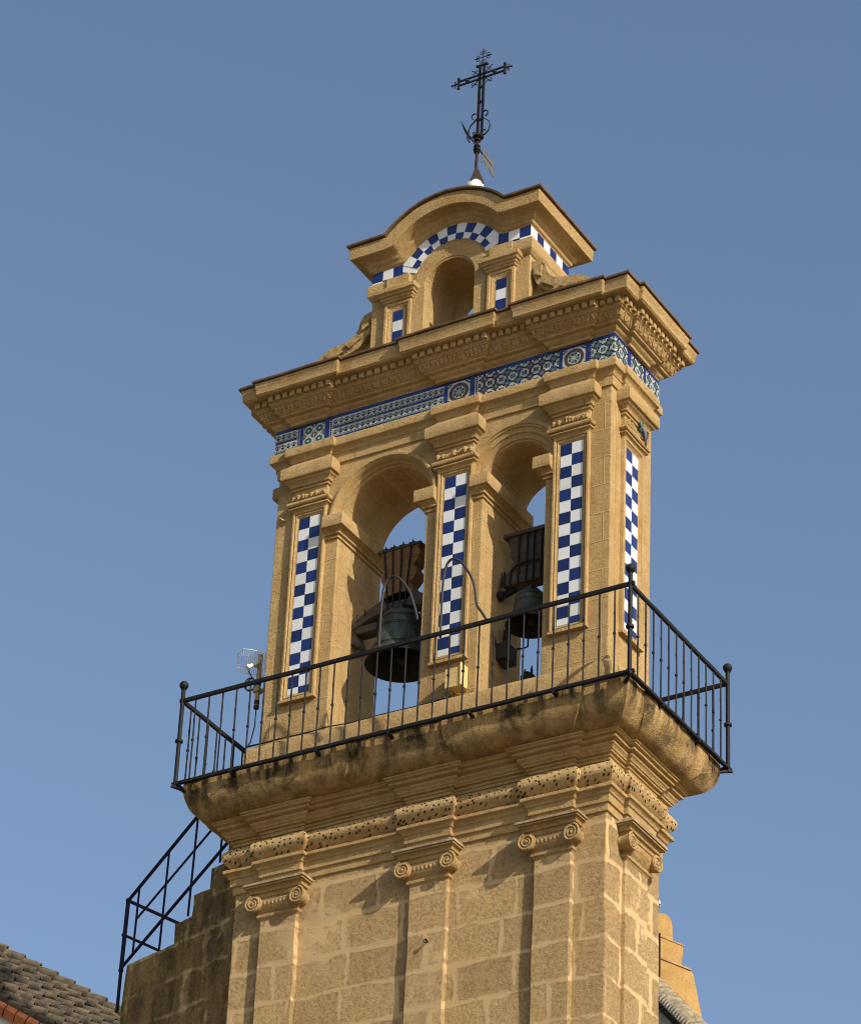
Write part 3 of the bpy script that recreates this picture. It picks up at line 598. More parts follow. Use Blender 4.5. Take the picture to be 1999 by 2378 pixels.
# ================================================================== CROSS AND VANE
cross = thing('iron_cross', (.02, 0, 9.55), 'black wrought iron cross with double bars and curled ornaments on the gable top', 'cross')
mb = MB(); mb.lathe((.02, 0, 9.5), [(.22, 0), (.22, .30), (.13, .40), (.10, .55)], 20); mb.sphere((.012, 0, 10.105), .142, 18); mb.build('ball_base', 'lime_w', cross)
mb = MB(); mb.lathe((.022, 0, 10.15), [(.15, 0), (.135, .05), (.035, .31), (.026, .36)], 4); mb.build('cone_foot', 'rust', cross)
mb = MB(); mb.tube([(.018, 0, 10.45), (.03, 0, 11.1)], .024, 8)
mb.sphere((.024, 0, 11.02), .045, 10, sq=(1.3, 1.3, .6)); mb.sphere((.033, 0, 11.08), .07, 10, sq=(1.3, 1.3, .4)); mb.build('pole', 'rust', cross)
mb = MB()
for o in (-.036, .036):
    mb.box((.045 + o - .012, -.012, 11.05), (.062 + o + .012, .012, 12.50)); mb.box((-.36, -.012, 12.28 + o * 1.1 - .013), (.47, .012, 12.28 + o * 1.1 + .013))
for z in (11.1, 11.4, 11.75, 12.05): mb.box((.01, -.016, z), (.097, .016, z + .035))
for x in (-.20, .28): mb.sphere((x, 0, 12.28), .035, 8)
for x in (-.36, .46): mb.box((x - .014, -.016, 12.20), (x + .014, .016, 12.365)); [mb.sphere((x, 0, 12.28 + k), .028, 8) for k in (-.09, .09)]
mb.box((-.03, -.016, 12.49), (.135, .016, 12.515)); [mb.sphere((.053 + k, 0, 12.50), .028, 8) for k in (-.085, .085)]
mb.build('double_bars', 'iron', cross)
def curl(cx, cz, r, a0, turns, n=18, sh=.75): return [(cx + r * (1 - sh * k / n) * math.cos(a0 + turns * 2 * PI * k / n), 0, cz + r * (1 - sh * k / n) * math.sin(a0 + turns * 2 * PI * k / n)) for k in range(n + 1)]
for sx in (-1, 1):                            # corner sprays at the crossing
    for sz in (-1, 1):
        mb = MB(); cx, cz = .053 + sx * .05, 12.28 + sz * .05; ex, ez = cx + sx * .13, cz + sz * .12
        mb.tube([(cx, 0, cz), (ex, 0, ez)], .008, 5); mb.tube(curl(cx + sx * .10, cz + sz * .05, .035, PI / 2 * sz, sx * .7), .006, 5); mb.tube(curl(cx + sx * .05, cz + sz * .10, .035, 0 if sx > 0 else PI, -sz * sx * .7), .006, 5); mb.build('corner_spray', 'iron', cross)
for x, sx in ((-.36, -1), (.46, 1)):          # arm ends
    mb = MB(); mb.tube([(x, 0, 12.28), (x + sx * .11, 0, 12.28)], .009, 6); mb.sphere((x + sx * .115, 0, 12.28), .02, 8); [mb.tube(curl(x + sx * .05, 12.28 + k, .03, PI / 2 if k > 0 else -PI / 2, sx * .8 * (-1 if k > 0 else 1)), .008, 5) for k in (-.035, .035)]; mb.build('arm_finial', 'iron', cross)
mb = MB(); top = Vector((.06, 0, 12.66)); mb.tube([(.055, 0, 12.5), (.065, 0, 12.83)], .009, 6)
for ang in (0, 90, 180, 270):                 # small fleur cross on top
    a = math.radians(ang); c = top + Vector((math.cos(a), 0, math.sin(a))) * .09; mb.tube([top, top + Vector((math.cos(a), 0, math.sin(a))) * .155], .008, 5)
    for s in (-1, 1): q = c + Vector((-math.sin(a), 0, math.cos(a))) * .03 * s; mb.tube(curl(q.x, q.z, .026, a, s, 12, .1), .006, 5)
mb.build('top_ornament', 'iron', cross)
mb = MB()
for sx in (-1, 1):                            # big S scrolls at the foot
    f = lambda x: .045 + sx * x
    mb.tube([(f(.04), 0, 11.08), (f(.11), 0, 11.10), (f(.17), 0, 11.16), (f(.19), 0, 11.25), (f(.165), 0, 11.34), (f(.10), 0, 11.40), (f(.04), 0, 11.46), (f(.045), 0, 11.53), (f(.09), 0, 11.57), (f(.135), 0, 11.55), (f(.14), 0, 11.49), (f(.10), 0, 11.45)], .010, 6, flat=(.7, 1.5))
    mb.tube([(f(.04), 0, 11.08), (f(.05), 0, 11.15), (f(.08), 0, 11.20), (f(.11), 0, 11.19), (f(.10), 0, 11.16)], .009, 6, flat=(.7, 1.5))
mb.build('scroll_ornaments', 'iron', cross)
vane = thing('weather_vane', (.02, 0, 10.80), 'small iron arrow weather vane turning on the pole below the iron cross', 'weather vane')
mb = MB(); mb.sphere((.02, 0, 10.90), .055, 10, sq=(1, 1, .5)); mb.sphere((.02, 0, 10.84), .06, 10, sq=(1, 1, .6)); mb.sphere((.02, 0, 10.79), .05, 10, sq=(1, 1, .5)); mb.build('collar', 'iron', vane)
mb = MB(); mb.tube([(.05, -.40, 10.90), (.05, .40, 10.80)], .012, 6); mb.tube([(.05, -.44, 10.905), (.05, -.36, 10.90)], [.002, .025], 6); mb.tube([(.05, -.56, 10.985), (.05, -.42, 10.91), (.05, -.33, 10.86), (.05, -.27, 10.83)], [.003, .02, .014, .012], 6); mb.tube([(.05, -.33, 10.86), (.05, -.36, 10.80), (.05, -.32, 10.77), (.05, -.26, 10.79)], .012, 6, flat=(.6, 1.4)); mb.build('arrow', 'iron', vane)
mb = MB(); tl = [(.10, 10.87), (.13, 10.98), (.17, 10.99), (.16, 10.90), (.24, 10.84), (.26, 10.97), (.30, 10.98), (.30, 10.86), (.36, 10.90), (.42, 10.97), (.46, 10.90), (.45, 10.80), (.50, 10.70), (.48, 10.62), (.44, 10.66), (.40, 10.62), (.37, 10.68), (.30, 10.70), (.26, 10.63), (.22, 10.62), (.23, 10.72), (.15, 10.74), (.13, 10.66), (.10, 10.67), (.11, 10.80)]
mb.prism([(.047, y, z) for y, z in tl], (.008, 0, 0)); mb.build('tail', 'aerd', vane)

# ================================================================== RAILING
rail = thing('balcony_railing', (0, 0, 0), 'black iron railing with slim knotted balusters and ball topped corner posts around the balcony', 'railing')
RW, RD, RT = 3.50, 1.44, 1.31
def bar(name, pts, w_, h):
    m_ = MB()
    for p, q in zip(pts, pts[1:]):
        p, q = Vector(p), Vector(q); d = (q - p).normalized(); n = Vector((d.y, -d.x, 0)); L = []
        for t in [k / 12 for k in range(13)]:
            c = p.lerp(q, t); L.append([c + n * w_ + Vector((0, 0, h)), c - n * w_ + Vector((0, 0, h)), c - n * w_ - Vector((0, 0, h)), c + n * w_ - Vector((0, 0, h))])
        m_.loft(L)
    return m_.build(name, 'iron', rail, jit=.006)
bar('top_rail', [(-RW - .04, -RD, RT), (RW + .06, -RD, RT + .012)], .022, .026); bar('top_rail', [(RW, -RD, RT), (RW, RD, RT - .01)], .022, .026); bar('top_rail', [(RW + .02, RD, RT), (-RW - .02, RD, RT)], .022, .026); bar('top_rail', [(-RW, RD, RT), (-RW, -RD, RT)], .022, .026)
bar('bottom_rail', [(-RW - .05, -RD, 0), (RW + .07, -RD, 0)], .026, .020); bar('bottom_rail', [(RW, -RD - .05, 0), (RW, RD + .07, 0)], .026, .020); bar('bottom_rail', [(RW, RD, 0), (-RW, RD, 0)], .026, .020); bar('bottom_rail', [(-RW, RD, 0), (-RW, -RD, 0)], .026, .020)
mb = MB(); mb.tube([(-RW, -RD, -.06), (-RW, -RD, 1.52)], .030, 10); mb.lathe((-RW, -RD, .64), [(.03, 0), (.055, .012), (.055, .045), (.03, .057)], 12)
post = mb.build('post', 'iron', rail); mb = MB(); mb.lathe((-RW, -RD, 1.49), [(.03, 0), (.045, .01), (.03, .025)], 12); mb.sphere((-RW, -RD, 1.56), .066, 14); mb.build('ball', 'iron', post)
for dx, dy in ((2 * RW, 0), (2 * RW, 2 * RD), (0, 2 * RD)): dup(post, rail, (dx, dy, 0))
mb = MB(); mb.tube([(-RW, -RD, .01), (-RW, -RD, .35), (-RW + .003, -RD, .62), (-RW, -RD, RT)], .0125, 7); mb.lathe((-RW, -RD, .62), [(.012, 0), (.022, .008), (.022, .03), (.012, .038)], 8); mb.lathe((-RW, -RD, .92), [(.012, 0), (.0155, .03), (.012, .06)], 8)
bal = mb.build('baluster', 'iron', rail); first = True
def put(x, y):
    global first
    j = random.uniform(-.012, .012)
    if first: bal.location += Vector((x + RW, y + RD, 0)); ORG[bal.name] += Vector((x + RW, y + RD, 0)); first = False; return
    dup(bal, rail, (x - ORG[bal.name].x, y - ORG[bal.name].y, random.uniform(-.012, .0)))
for k in range(1, 31):
    for y in (-RD, RD): put(-RW + 7.0 * k / 31, y)
for k in range(1, 13):
    for x in (RW, -RW): put(x, -RD + 2 * RD * k / 13)
mb = MB(); mb.tube([(-3.46, -1.50, -.05), (-3.30, -1.22, -.16)], .035, 6, flat=(1, .6)); br = None
for x, y, ux, uy in [(-2.58, -RD, 0, 1), (-1.22, -RD, 0, 1), (-.09, -RD, 0, 1), (1.15, -RD, 0, 1), (2.4, -RD, 0, 1), (RW, -.53, -1, 0), (RW, .53, -1, 0), (-RW, 0, 1, 0)] + [(sx * (RW + .02), sy * (RD + .02), -sx * .7, -sy * .7) for sx in (-1, 1) for sy in (-1, 1)]:
    m_ = MB(); m_.tube([(x - ux * .03, y - uy * .03, -.035), (x + ux * .10, y + uy * .10, -.06), (x + ux * .22, y + uy * .22, -.10)], [.026, .03, .03], 8, flat=(1, .8)); m_.build('wall_bracket', 'iron', rail)

# ================================================================== BELLS
def bell(name, x, y, zr, rr, h, label):
    t = thing(name, (x, y, zr), label, 'bell')
    k = rr / .5; hh = h / .80
    pr = [(.495, 0), (.5, .012), (.485, .05), (.45, .11), (.41, .18), (.375, .28), (.345, .40), (.325, .52), (.315, .60), (.318, .605), (.318, .625), (.312, .63), (.30, .70), (.27, .76), (.20, .79), (.08, .80), (.03, .805)]
    m_ = MB(); m_.lathe((x, y, zr), [(r * k, z * hh) for r, z in pr], 40); 
    for z, r in ((.16, .425), (.19, .41), (.50, .331), (.53, .327), (.66, .312)): m_.lathe((x, y, zr), [((r - .012) * k, (z - .01) * hh), ((r + .006) * k, z * hh), ((r - .012) * k, (z + .012) * hh)], 40, caps=False)
    # open the mouth: drop the bottom cap by building an inside skin
    m_.f.pop(len(pr) * 0 + (len(pr) - 1) * 40); m_.m.pop()
    body = m_.build('bell_body', 'bronze', t, ang=50)
    m_ = MB(); m_.lathe((x, y, zr), [(.488 * k, .002)] + [((r - .03) * k, max(.012, z - .012) * hh) for r, z in pr[2:-2]], 40, caps=False); m_.build('inside', 'bell_in', t, ang=60)
    m_ = MB(); m_.tube([(x, y, zr + .62 * hh), (x + .03, y - .02, zr + .12 * hh)], [.02 * k, .03 * k], 8); m_.sphere((x + .032, y - .02, zr + .07 * hh), .07 * k, 10); m_.build('clapper', 'bell_in', t)
    m_ = MB()
    for a in range(4): c, s = math.cos(a * PI / 2 + .4), math.sin(a * PI / 2 + .4); m_.tube([(x + c * .12 * k, y + s * .12 * k, zr + .78 * hh), (x + c * .15 * k, y + s * .15 * k, zr + .88 * hh), (x + c * .05 * k, y + s * .05 * k, zr + .96 * hh)], .028 * k, 7)
    m_.tube([(x, y, zr + .78 * hh), (x, y, zr + 1.0 * hh)], .04 * k, 8); m_.build('crown', 'bronze', t)
    return t
B1 = bell('bell', -.875, .0, 1.97, .50, .83, 'large green bronze bell hanging in the wider left arch')
def yoke(t, x, z0, z1, wt, wb, wave, mat, dep=.24):
    m_ = MB(); pts = []
    for k in range(49):
        u = k / 48; hw = wb + (wt - wb) * u + wave * (1.5 * abs(math.sin(u * 3 * PI + .25)) - .85) * (1 if .04 < u < .96 else .3); pts.append((hw, z0 + (z1 - z0) * u))
    L = [(x + a, -dep / 2, z) for a, z in pts] + [(x - a, -dep / 2, z) for a, z in pts[::-1]]
    m_.prism(L, (0, dep, 0)); return m_.build('wooden_headstock', mat, t, bevel=.008)
yoke(B1, -.90, 2.96, 3.84, .325, .195, .055, 'wood')
mb = MB(); up = []; lo = []
for k in range(17):
    u = -1 + 2 * k / 16; up.append((-.885 + u * .72, .0, 3.12 - .32 * abs(u) ** 1.6)); lo.append((-.885 + u * .72, 0, 2.86 - .18 * abs(u) ** 2.2))
mb.prism([(x, -.12, z) for x, y, z in up] + [(x, -.12, z) for x, y, z in lo[::-1]], (0, .24, 0)); mb.box((-1.60, -.10, 2.60), (-1.24, .10, 2.72)); mb.box((-.53, -.10, 2.60), (-.22, .10, 2.72)); mb.build('arched_beam', 'wood2', B1, bevel=.01)
mb = MB(); mb.box((-.90 - .37, -.14, 3.835), (-.90 + .35, .14, 3.875)); 
mb.build('cap_plank', 'wood2', B1, bevel=.006)
mb = MB()
for k, (xa, xb) in enumerate(((-1.15, -1.04), (-1.01, -.955), (-.86, -.85), (-.70, -.765))):
    mb.tube([(xa, -.135, 3.86), (xb, -.135, 2.85)], .012, 6, flat=(1.2, .8)); mb.tube([(xa, -.10, 3.84), (xa, -.10, 3.945)], .011, 6); mb.box((xa - .05, -.13, 3.875), (xa + .05, -.03, 3.895))
mb.tube([(-1.55, -.13, 2.80), (-1.55, -.13, 2.90)], .012, 6); mb.tube([(-1.42, -.13, 2.86), (-1.42, -.13, 2.95)], .012, 6); mb.build('iron_straps', 'iron', B1)
mb = MB(); mb.prism([(-1.70, -.10, 2.78), (-1.60, -.10, 2.78), (-1.57, -.10, 2.60), (-1.50, -.10, 2.42), (-1.53, -.10, 2.38), (-1.68, -.10, 2.50)], (0, .2, 0)); mb.prism([(-.14, -.10, 2.78), (-.24, -.10, 2.78), (-.27, -.10, 2.60), (-.33, -.10, 2.42), (-.30, -.10, 2.38), (-.16, -.10, 2.50)], (0, .2, 0)); mb.build('bearing_bracket', 'wood2', B1)
B2 = bell('bell', 1.195, .0, 2.06, .345, .53, 'small dark bell hanging in the narrower right arch')
yoke(B2, 1.23, 2.95, 3.52, .36, .27, .03, 'wood2', .2)
mb = MB(); mb.box((.80, -.14, 3.52), (1.66, .14, 3.58)); mb.build('cap_plank', 'wood2', B2, bevel=.01)
mb = MB(); mb.prism([(.80, -.11, 2.74), (1.64, -.11, 2.74), (1.64, -.11, 2.92), (1.52, -.11, 2.96), (.92, -.11, 2.97), (.80, -.11, 2.92)], (0, .22, 0)); mb.build('cross_beam', 'wood2', B2, bevel=.01)
mb = MB()
for xa in (1.06, 1.19, 1.30, 1.42): mb.tube([(xa, -.125, 3.53), (xa - .005, -.135, 2.70)], .016, 6)
mb.tube([(.93, -.13, 2.74), (.935, -.13, 2.93), (1.02, -.13, 3.02), (1.2, -.13, 3.05), (1.4, -.13, 3.02), (1.5, -.13, 2.93), (1.5, -.13, 2.74)], .016, 6); mb.tube([(.80, -.13, 2.72), (.80, -.13, 2.96)], .014, 6); mb.tube([(.84, -.13, 2.72), (.84, -.13, 2.96)], .014, 6)
mb.tube([(.72, 0, 2.66), (.95, 0, 2.71)], .05, 8); mb.tube([(1.5, 0, 2.70), (1.73, 0, 2.66)], .04, 8); mb.sphere((.735, -.05, 2.63), .08, 10); mb.build('iron_straps', 'iron', B2)
mot = thing('bell_striker', (.80, .08, 1.60), 'dark electric bell striker bolted to the jamb under the small bell', 'bell striker')
mb = MB(); mb.box((.722, -.10, 1.60), (.90, .20, 1.86)); mb.tube([(.80, .05, 1.60), (.80, .05, 1.50)], [.10, .02], 10); mb.build('motor_case', 'bell_in', mot, bevel=.02)
mb = MB(); mb.tube([(.80, .05, 1.86), (.80, .07, 2.12)], .055, 9); mb.tube([(.74, -.10, 1.80), (.735, -.19, 1.92)], .02, 6); mb.build('arm', 'bell_in', mot)
mb = MB(); mb.tube([(1.175, 0, 1.98), (1.172, 0, 1.74), (1.10, 0, 1.73), (1.0, .0, 1.745)], .014, 6); tag(mb.build('bent_rod', 'iron'), 'thin bent iron rod hanging below the mouth of the small bell', 'rod')
pul = thing('cable_pulley', (1.08, .2, .78), 'small dark pulley with two upright prongs on the sill of the right arch', 'pulley')
mb = MB(); mb.box((.99, .12, .775), (1.18, .30, 1.40)); mb.build('base_block', 'bell_in', pul, bevel=.02)
mb = MB(); mb.tube([(1.025, .2, 1.38), (1.025, .2, 1.47), (1.025, .2, 1.53)], [.022, .02, .006], 6); mb.tube([(1.13, .2, 1.38), (1.13, .2, 1.49), (1.13, .2, 1.56)], [.022, .02, .006], 6); mb.lathe((1.075, .16, 1.41), [(.05, 0), (.055, .04), (.05, .08)], 14, axis=(0, 1, 0)); mb.build('prongs', 'bell_in', pul)

# ================================================================== SMALL THINGS
def hoop(label, base, pts):
    m_ = MB(); P = [Vector((a, base + .0, z)) for a, z in pts]; Q = []
    for i in range(len(P) - 1):                                  # Catmull-Rom
        p0, p1, p2, p3 = P[max(i - 1, 0)], P[i], P[i + 1], P[min(i + 2, len(P) - 1)]
        for k in range(6): t = k / 6; Q.append(.5 * ((2 * p1) + (p2 - p0) * t + (2 * p0 - 5 * p1 + 4 * p2 - p3) * t * t + (3 * p1 - p0 - 3 * p2 + p3) * t ** 3))
    Q.append(P[-1]); m_.tube(Q, .018, 8, flat=(1, 1)); tag(m_.build('bent_pipe', 'cable'), label, 'bent pipe', 'bent pipes on the balcony rail')
hoop('grey bent pipe arching over the railing in front of the large bell', -RD + .035, [(-.347, 1.30), (-.347, 1.335), (-.343, 2.0), (-.318, 2.31), (-.25, 2.44), (-.144, 2.455), (-.009, 2.32), (.108, 2.117), (.195, 1.859), (.247, 1.654)])
hoop('grey bent pipe arching over the railing in front of the middle tile strip', -RD + .035, [(.617, 1.30), (.617, 1.346), (.618, 2.02), (.646, 2.33), (.703, 2.46), (.786, 2.473), (.917, 2.366), (1.051, 2.137), (1.122, 1.927), (1.163, 1.662), (1.24, 1.52), (1.329, 1.366)])
bx = thing('junction_box', (.49, -.69, .85), 'pale wooden box fixed under the middle tile strip above the ledge', 'box')
mb = MB(); mb.prism([(.34, -.785, .875), (.575, -.785, .875), (.575, -.785, 1.175), (.34, -.785, 1.175)], (0, .183, 0)); mb.build('box_body', 'box', bx, bevel=.006)
mb = MB(); mb.box((.578, -.80, .885), (.60, -.61, 1.23)); mb.build('side_board', 'box', bx, bevel=.004)
mb = MB(); mb.tube([(.48, -.70, .88), (.46, -.70, .83), (.50, -.70, .80), (.55, -.69, .79)], .008, 5); mb.tube([(.40, -.70, .88), (.41, -.70, .81), (.30, -.70, .79)], .008, 5); mb.tube([(.60, -.64, .90), (.66, -.63, .86), (.72, -.64, .83), (.75, -.63, .90)], .008, 5); mb.build('wire', 'brass', bx)
mb = MB(); z = .79
mb.tube([(-3.04, -.30, 1.66), (-3.03, -.32, 1.35), (-3.01, -.42, 1.05), (-2.95, -.62, .82), (-2.85, -.71, .80), (-2.6, -.74, .77), (-2.3, -.70, .80), (-1.9, -.69, .785), (-1.62, -.70, .80), (-1.2, -.67, .79), (-.7, -.69, .785), (-.2, -.67, .79), (.2, -.69, .785), (.40, -.70, .80)], .009, 6)
mb.tube([(-2.9, -.70, .79), (-2.5, -.68, .80), (-2.2, -.71, .79), (-1.75, -.67, .81), (-1.62, -.63, .84), (-1.3, -.66, .80), (-.6, -.66, .785)], .008, 6)
tag(mb.build('electric_cable', 'rubber'), 'thin dark cable running along the ledge at the foot of the belfry', 'cable')
mb = MB(); mb.tube([(-2.56, -.585, 4.50), (-2.60, -.66, 4.50)], .018, 7); mb.tube([(-2.60, -.66, 4.50), (-2.615, -.70, 4.52)], .012, 7); tag(mb.build('wall_hook', 'brass'), 'small metal peg sticking out of the wall left of the left tile strip', 'hook')
mb = MB(); mb.tube([(.284, -.81, -2.90), (.284, -.87, -2.90)], .01, 6); mb.tube([(.284 + .025 * math.cos(a), -.88, -2.91 + .025 * math.sin(a)) for a in [k * PI / 6 for k in range(13)]], .008, 6); tag(mb.build('wall_ring', 'iron'), 'small iron ring in the middle lower pilaster', 'ring')
# antenna
ant = thing('grid_antenna', (-3.03, -.30, 1.66), 'white wire grid dish antenna on a brass coloured mast left of the belfry', 'antenna')
mb = MB(); mb.tube([(-3.04, -.30, 1.66), (-3.032, -.30, 2.53)], .036, 10); mb.build('mast', 'brass', ant)
mb = MB(); mb.tube([(-3.04, -.30, 1.655), (-3.04, -.30, 1.70)], .040, 10); mb.tube([(-3.039, -.30, 1.72), (-3.039, -.30, 1.78)], .040, 10); mb.tube([(-3.035, -.30, 2.03), (-3.035, -.30, 2.07)], .040, 10); mb.build('mast_band', 'rubber', ant)
mb = MB(); mb.tube([(-3.10, -.33, 1.93), (-3.03, -.30, 1.945), (-2.90, -.28, 1.94), (-2.70, -.25, 1.94)], .03, 6); mb.box((-3.08, -.36, 1.91), (-2.98, -.25, 1.98)); mb.build('clamp', 'brass', ant, bevel=.006)
# dish: shallow paraboloid facing front-right, clipped to an octagon
dc = Vector((-3.035, -.42, 2.33)); nrm = Vector((-.12, -.72, -.68)).normalized(); ux = Vector((.96, .2, -.37)); ux = (ux - nrm * ux.dot(nrm)).normalized(); uy = nrm.cross(ux).normalized(); uy = uy if uy.z > 0 else -uy
def dp(a, c): return dc + ux * a + uy * c + nrm * (1.05 * (a * a) + .9 * (c * c) - .06)
OA, OC, OK = .275, .185, .085
def lim(a): return OC if abs(a) < OA - OK else OC - (abs(a) - (OA - OK)) * 1.0
mb = MB()
for k in range(18):
    a = -OA + 2 * OA * (k + .5) / 18; l = lim(a); mb.tube([dp(a, -l + 2 * l * j / 8) for j in range(9)], .0042, 5)
for c in (-.075, .075): mb.tube([dp(-OA + 2 * OA * j / 14, c) for j in range(15)], .005, 5)
ob = [(-OA, -OC + OK), (-OA, OC - OK), (-OA + OK, OC), (OA - OK, OC), (OA, OC - OK), (OA, -OC + OK), (OA - OK, -OC), (-OA + OK, -OC), (-OA, -OC + OK)]; ring_pts = []
for (a, c), (e, f) in zip(ob, ob[1:]): ring_pts += [dp(a + (e - a) * j / 5, c + (f - c) * j / 5) for j in range(5)]
mb.tube(ring_pts + [ring_pts[0]], .008, 6); mb.build('grid_reflector', 'aer', ant)
mb = MB(); f0, f1 = dc - nrm * .06, dc + nrm * .16; mb.tube([f0, f1], .032, 4, flat=(1.5, 1)); mb.tube([f1, f1 + nrm * .05], [.05, .042], 4); mb.tube([f0 + uy * -.06, f0 + nrm * .10], .03, 4); mb.build('feed_horn', 'plastic', ant, bevel=.004)
mb = MB(); c = Vector((-3.135, -.36, 2.045)); mb.tube([f1 + uy * -.03, Vector((-3.13, -.42, 2.21)), Vector((-3.08, -.37, 2.11))] + [c + Vector((.085 * math.cos(a), .02 * math.sin(a * .5), .10 * math.sin(a))) for a in [.6 + k * .5 for k in range(22)]] + [Vector((-3.07, -.32, 1.95)), Vector((-3.04, -.31, 1.80))], .010, 6); mb.build('cable_loop', 'rubber', ant)
# pigeon on the side capital
pg = thing('pigeon', (2.83, .1, 4.71), 'dark grey pigeon perched on the pilaster capital of the sunny right side', 'pigeon')
PC = Vector((2.845, .13, 4.74)); c = Vector((2.86, .10, 4.87)); ax = Vector((.10, .42, -.90)).normalized()
mb = MB(); mb.lathe(c - ax * -.0 + ax * -.0, [(.004, -.15), (.03, -.14), (.055, -.10), (.072, -.04), (.075, .02), (.06, .08), (.035, .13), (.012, .16)], 14, axis=ax); mb.sphere(c - ax * .19, .038, 12); mb.lathe(c - ax * .19, [(.036, .0), (.045, .05), (.06, .10)], 12, axis=ax); mb.shrink(PC, .72); mb.build('body', 'feather', pg)
mb = MB(); mb.sphere(c - ax * .192, .040, 12); mb.lathe(c - ax * .19, [(.038, .0), (.047, .05), (.060, .085)], 12, axis=ax); mb.shrink(PC, .72); mb.build('neck', 'feather_g', pg)
mb = MB(); h = c - ax * .195 + Vector((.035, .012, .0)); mb.tube([h, h + Vector((.035, .012, -.008))], [.009, .002], 6); mb.shrink(PC, .72); mb.build('beak', 'feather_d', pg)
mb = MB(); mb.tube([c + ax * .10, c + ax * .17, c + ax * .26], [.03, .035, .03], 8, flat=(.5, 1.0)); [mb.tube([c - ax * .06 + Vector((.03, s * .052, 0)), c + ax * .04 + Vector((.03, s * .06, 0)), c + ax * .17 + Vector((.0, s * .03, 0))], [.012, .034, .008], 8) for s in (-1, 1)]; mb.shrink(PC, .72); mb.build('wing', 'feather_d', pg)
mb = MB(); [mb.tube([(2.85, .10 + s, 4.78), (2.855, .10 + s, 4.72)], .006, 5) for s in (0, .05)]; mb.build('foot', 'pink', pg)

# ================================================================== STAIR WALL AND ITS RAILING
E1 = Vector((.965, -.26, 0)).normalized(); E2 = Vector((.26, .965, 0)).normalized(); S0 = Vector((-2.85, .30, 0))
SP = lambda s, z, d=0: S0 + E1 * s + E2 * d + Vector((0, 0, z))
swall = thing('stair_wall', SP(-2, GZ, 1), 'dark stained stepped masonry wall leading up to the tower on the left', 'wall')
prof = [(-3.215, GZ), (-3.24, -2.0), (-3.235, -1.45), (-3.19, -1.12), (-2.18, -1.105), (-2.18, -.785), (-1.82, -.785), (-1.82, -.458), (-1.487, -.458), (-1.487, -.133), (-1.13, -.133), (-1.13, .19), (-.78, .19), (-.78, GZ)]
mb = MB(); poly_ = []
for (a, b_), (c, d) in zip(prof, prof[1:] + prof[:1]):
    n = 1 if (b_ < -10 or d < -10) else max(1, int(math.hypot(c - a, d - b_) / .12))
    for k in range(n): poly_.append((a + (c - a) * k / n, b_ + (d - b_) * k / n))
mb.prism([SP(s, z) for s, z in poly_], E2 * 1.3); mb.build('masonry', 'dark', swall, bevel=.015, jit=.02)
mb = MB(); mb.box((-.8, 0, GZ), (.7, 1.3, -.2), 0, lambda s, d, z: SP(s, z, d + .01)); mb.build('back_masonry', 'dark', swall)
sr = thing('stair_railing', SP(-3.27, -1.85, -.05), 'blue black iron handrail sloping up the stepped wall to the balcony', 'railing')
def sbar(name, a, b_, r, d=-.03, d2=None): m_ = MB(); m_.tube([SP(a[0], a[1], d), SP(b_[0], b_[1], d if d2 is None else d2)], r, 8); m_.build(name, 'bluei', sr)
ext = lambda a, b_, k: (a[0] + (b_[0] - a[0]) * k, a[1] + (b_[1] - a[1]) * k)
sbar('handrail', (-3.26, -.09), ext((-3.26, -.088), (-1.835, .814), 1.5), .026); sbar('middle_rail', (-3.03, -.458), ext((-3.03, -.458), (-1.493, .478), 1.4), .017); sbar('bottom_rail', (-3.27, -1.157), ext((-3.27, -1.157), (-1.111, .148), 1.25), .024)
sbar('post', (-3.26, -.06), (-3.275, -1.20), .032); sbar('post', (-3.275, -1.16), (-3.275, -1.86), .026)
for (a, b_) in (((-3.028, .075), (-3.043, -1.0)), ((-2.42, .46), (-2.45, -1.11)), ((-1.835, .81), (-1.872, -.78)), ((-1.26, 1.1), (-1.265, -.13))): sbar('post', a, b_, .017)
sbar('handrail', (-3.26, -.09), (-3.26, -.09), .026, -.03, 1.6); sbar('middle_rail', (-3.28, -.637), (-3.28, -.637), .022, -.03, 1.6)
m_ = MB(); [m_.sphere(SP(s, z, -.03), .04, 8) for s, z in ((-3.26, -.09), (-3.28, -.637), (-3.275, -1.2))]; m_.build('joint', 'bluei', sr)

# ================================================================== RAYS for far neighbours (real places at their own distance)
def ray(px, py):
    x, y = (px - 999.5) / 8152.8, (py - 1189.0) / 8152.8
    return Vector([R[0][i] * x + R[1][i] * y + R[2][i] for i in range(3)]).normalized()
# house with tiled roof, lower left
HA = CP + ray(0, 2332) * 57.0
HD_ = Vector((.97, .24, -.6)); HE = Vector((-.24, .97, .92)); hl = HD_.length; he = HE.length; HDn, HEn = HD_ / hl, HE / he; HN = HDn.cross(HEn).normalized()
if HN.z < 0: HN = -HN
house = thing('house', (HA.x, HA.y, GZ), 'white house with mossy tiled roof and orange brick eave beside the stepped wall', 'house')
HP = lambda a, c, n=0: HA + HDn * a + HEn * c + HN * n
mb = MB(); wl = [HP(-4, -.02, -.16), HP(5, -.02, -.16)]; bt = [Vector((p.x, p.y, GZ)) for p in wl]; nn = Vector((.24, -.97, 0)).normalized()
mb.prism([wl[0], wl[1], bt[1], bt[0]], -nn * 2.0); mb.build('wall', 'lime_w', house)
mb = MB(); q = [HP(-4, -.05, -.15), HP(5, -.05, -.15), HP(5, 1.62, -.15), HP(-4, 1.62, -.15)]; mb.prism(q, HN * .10); roof = mb.build('roof', 'mortar', house)
mb = MB()
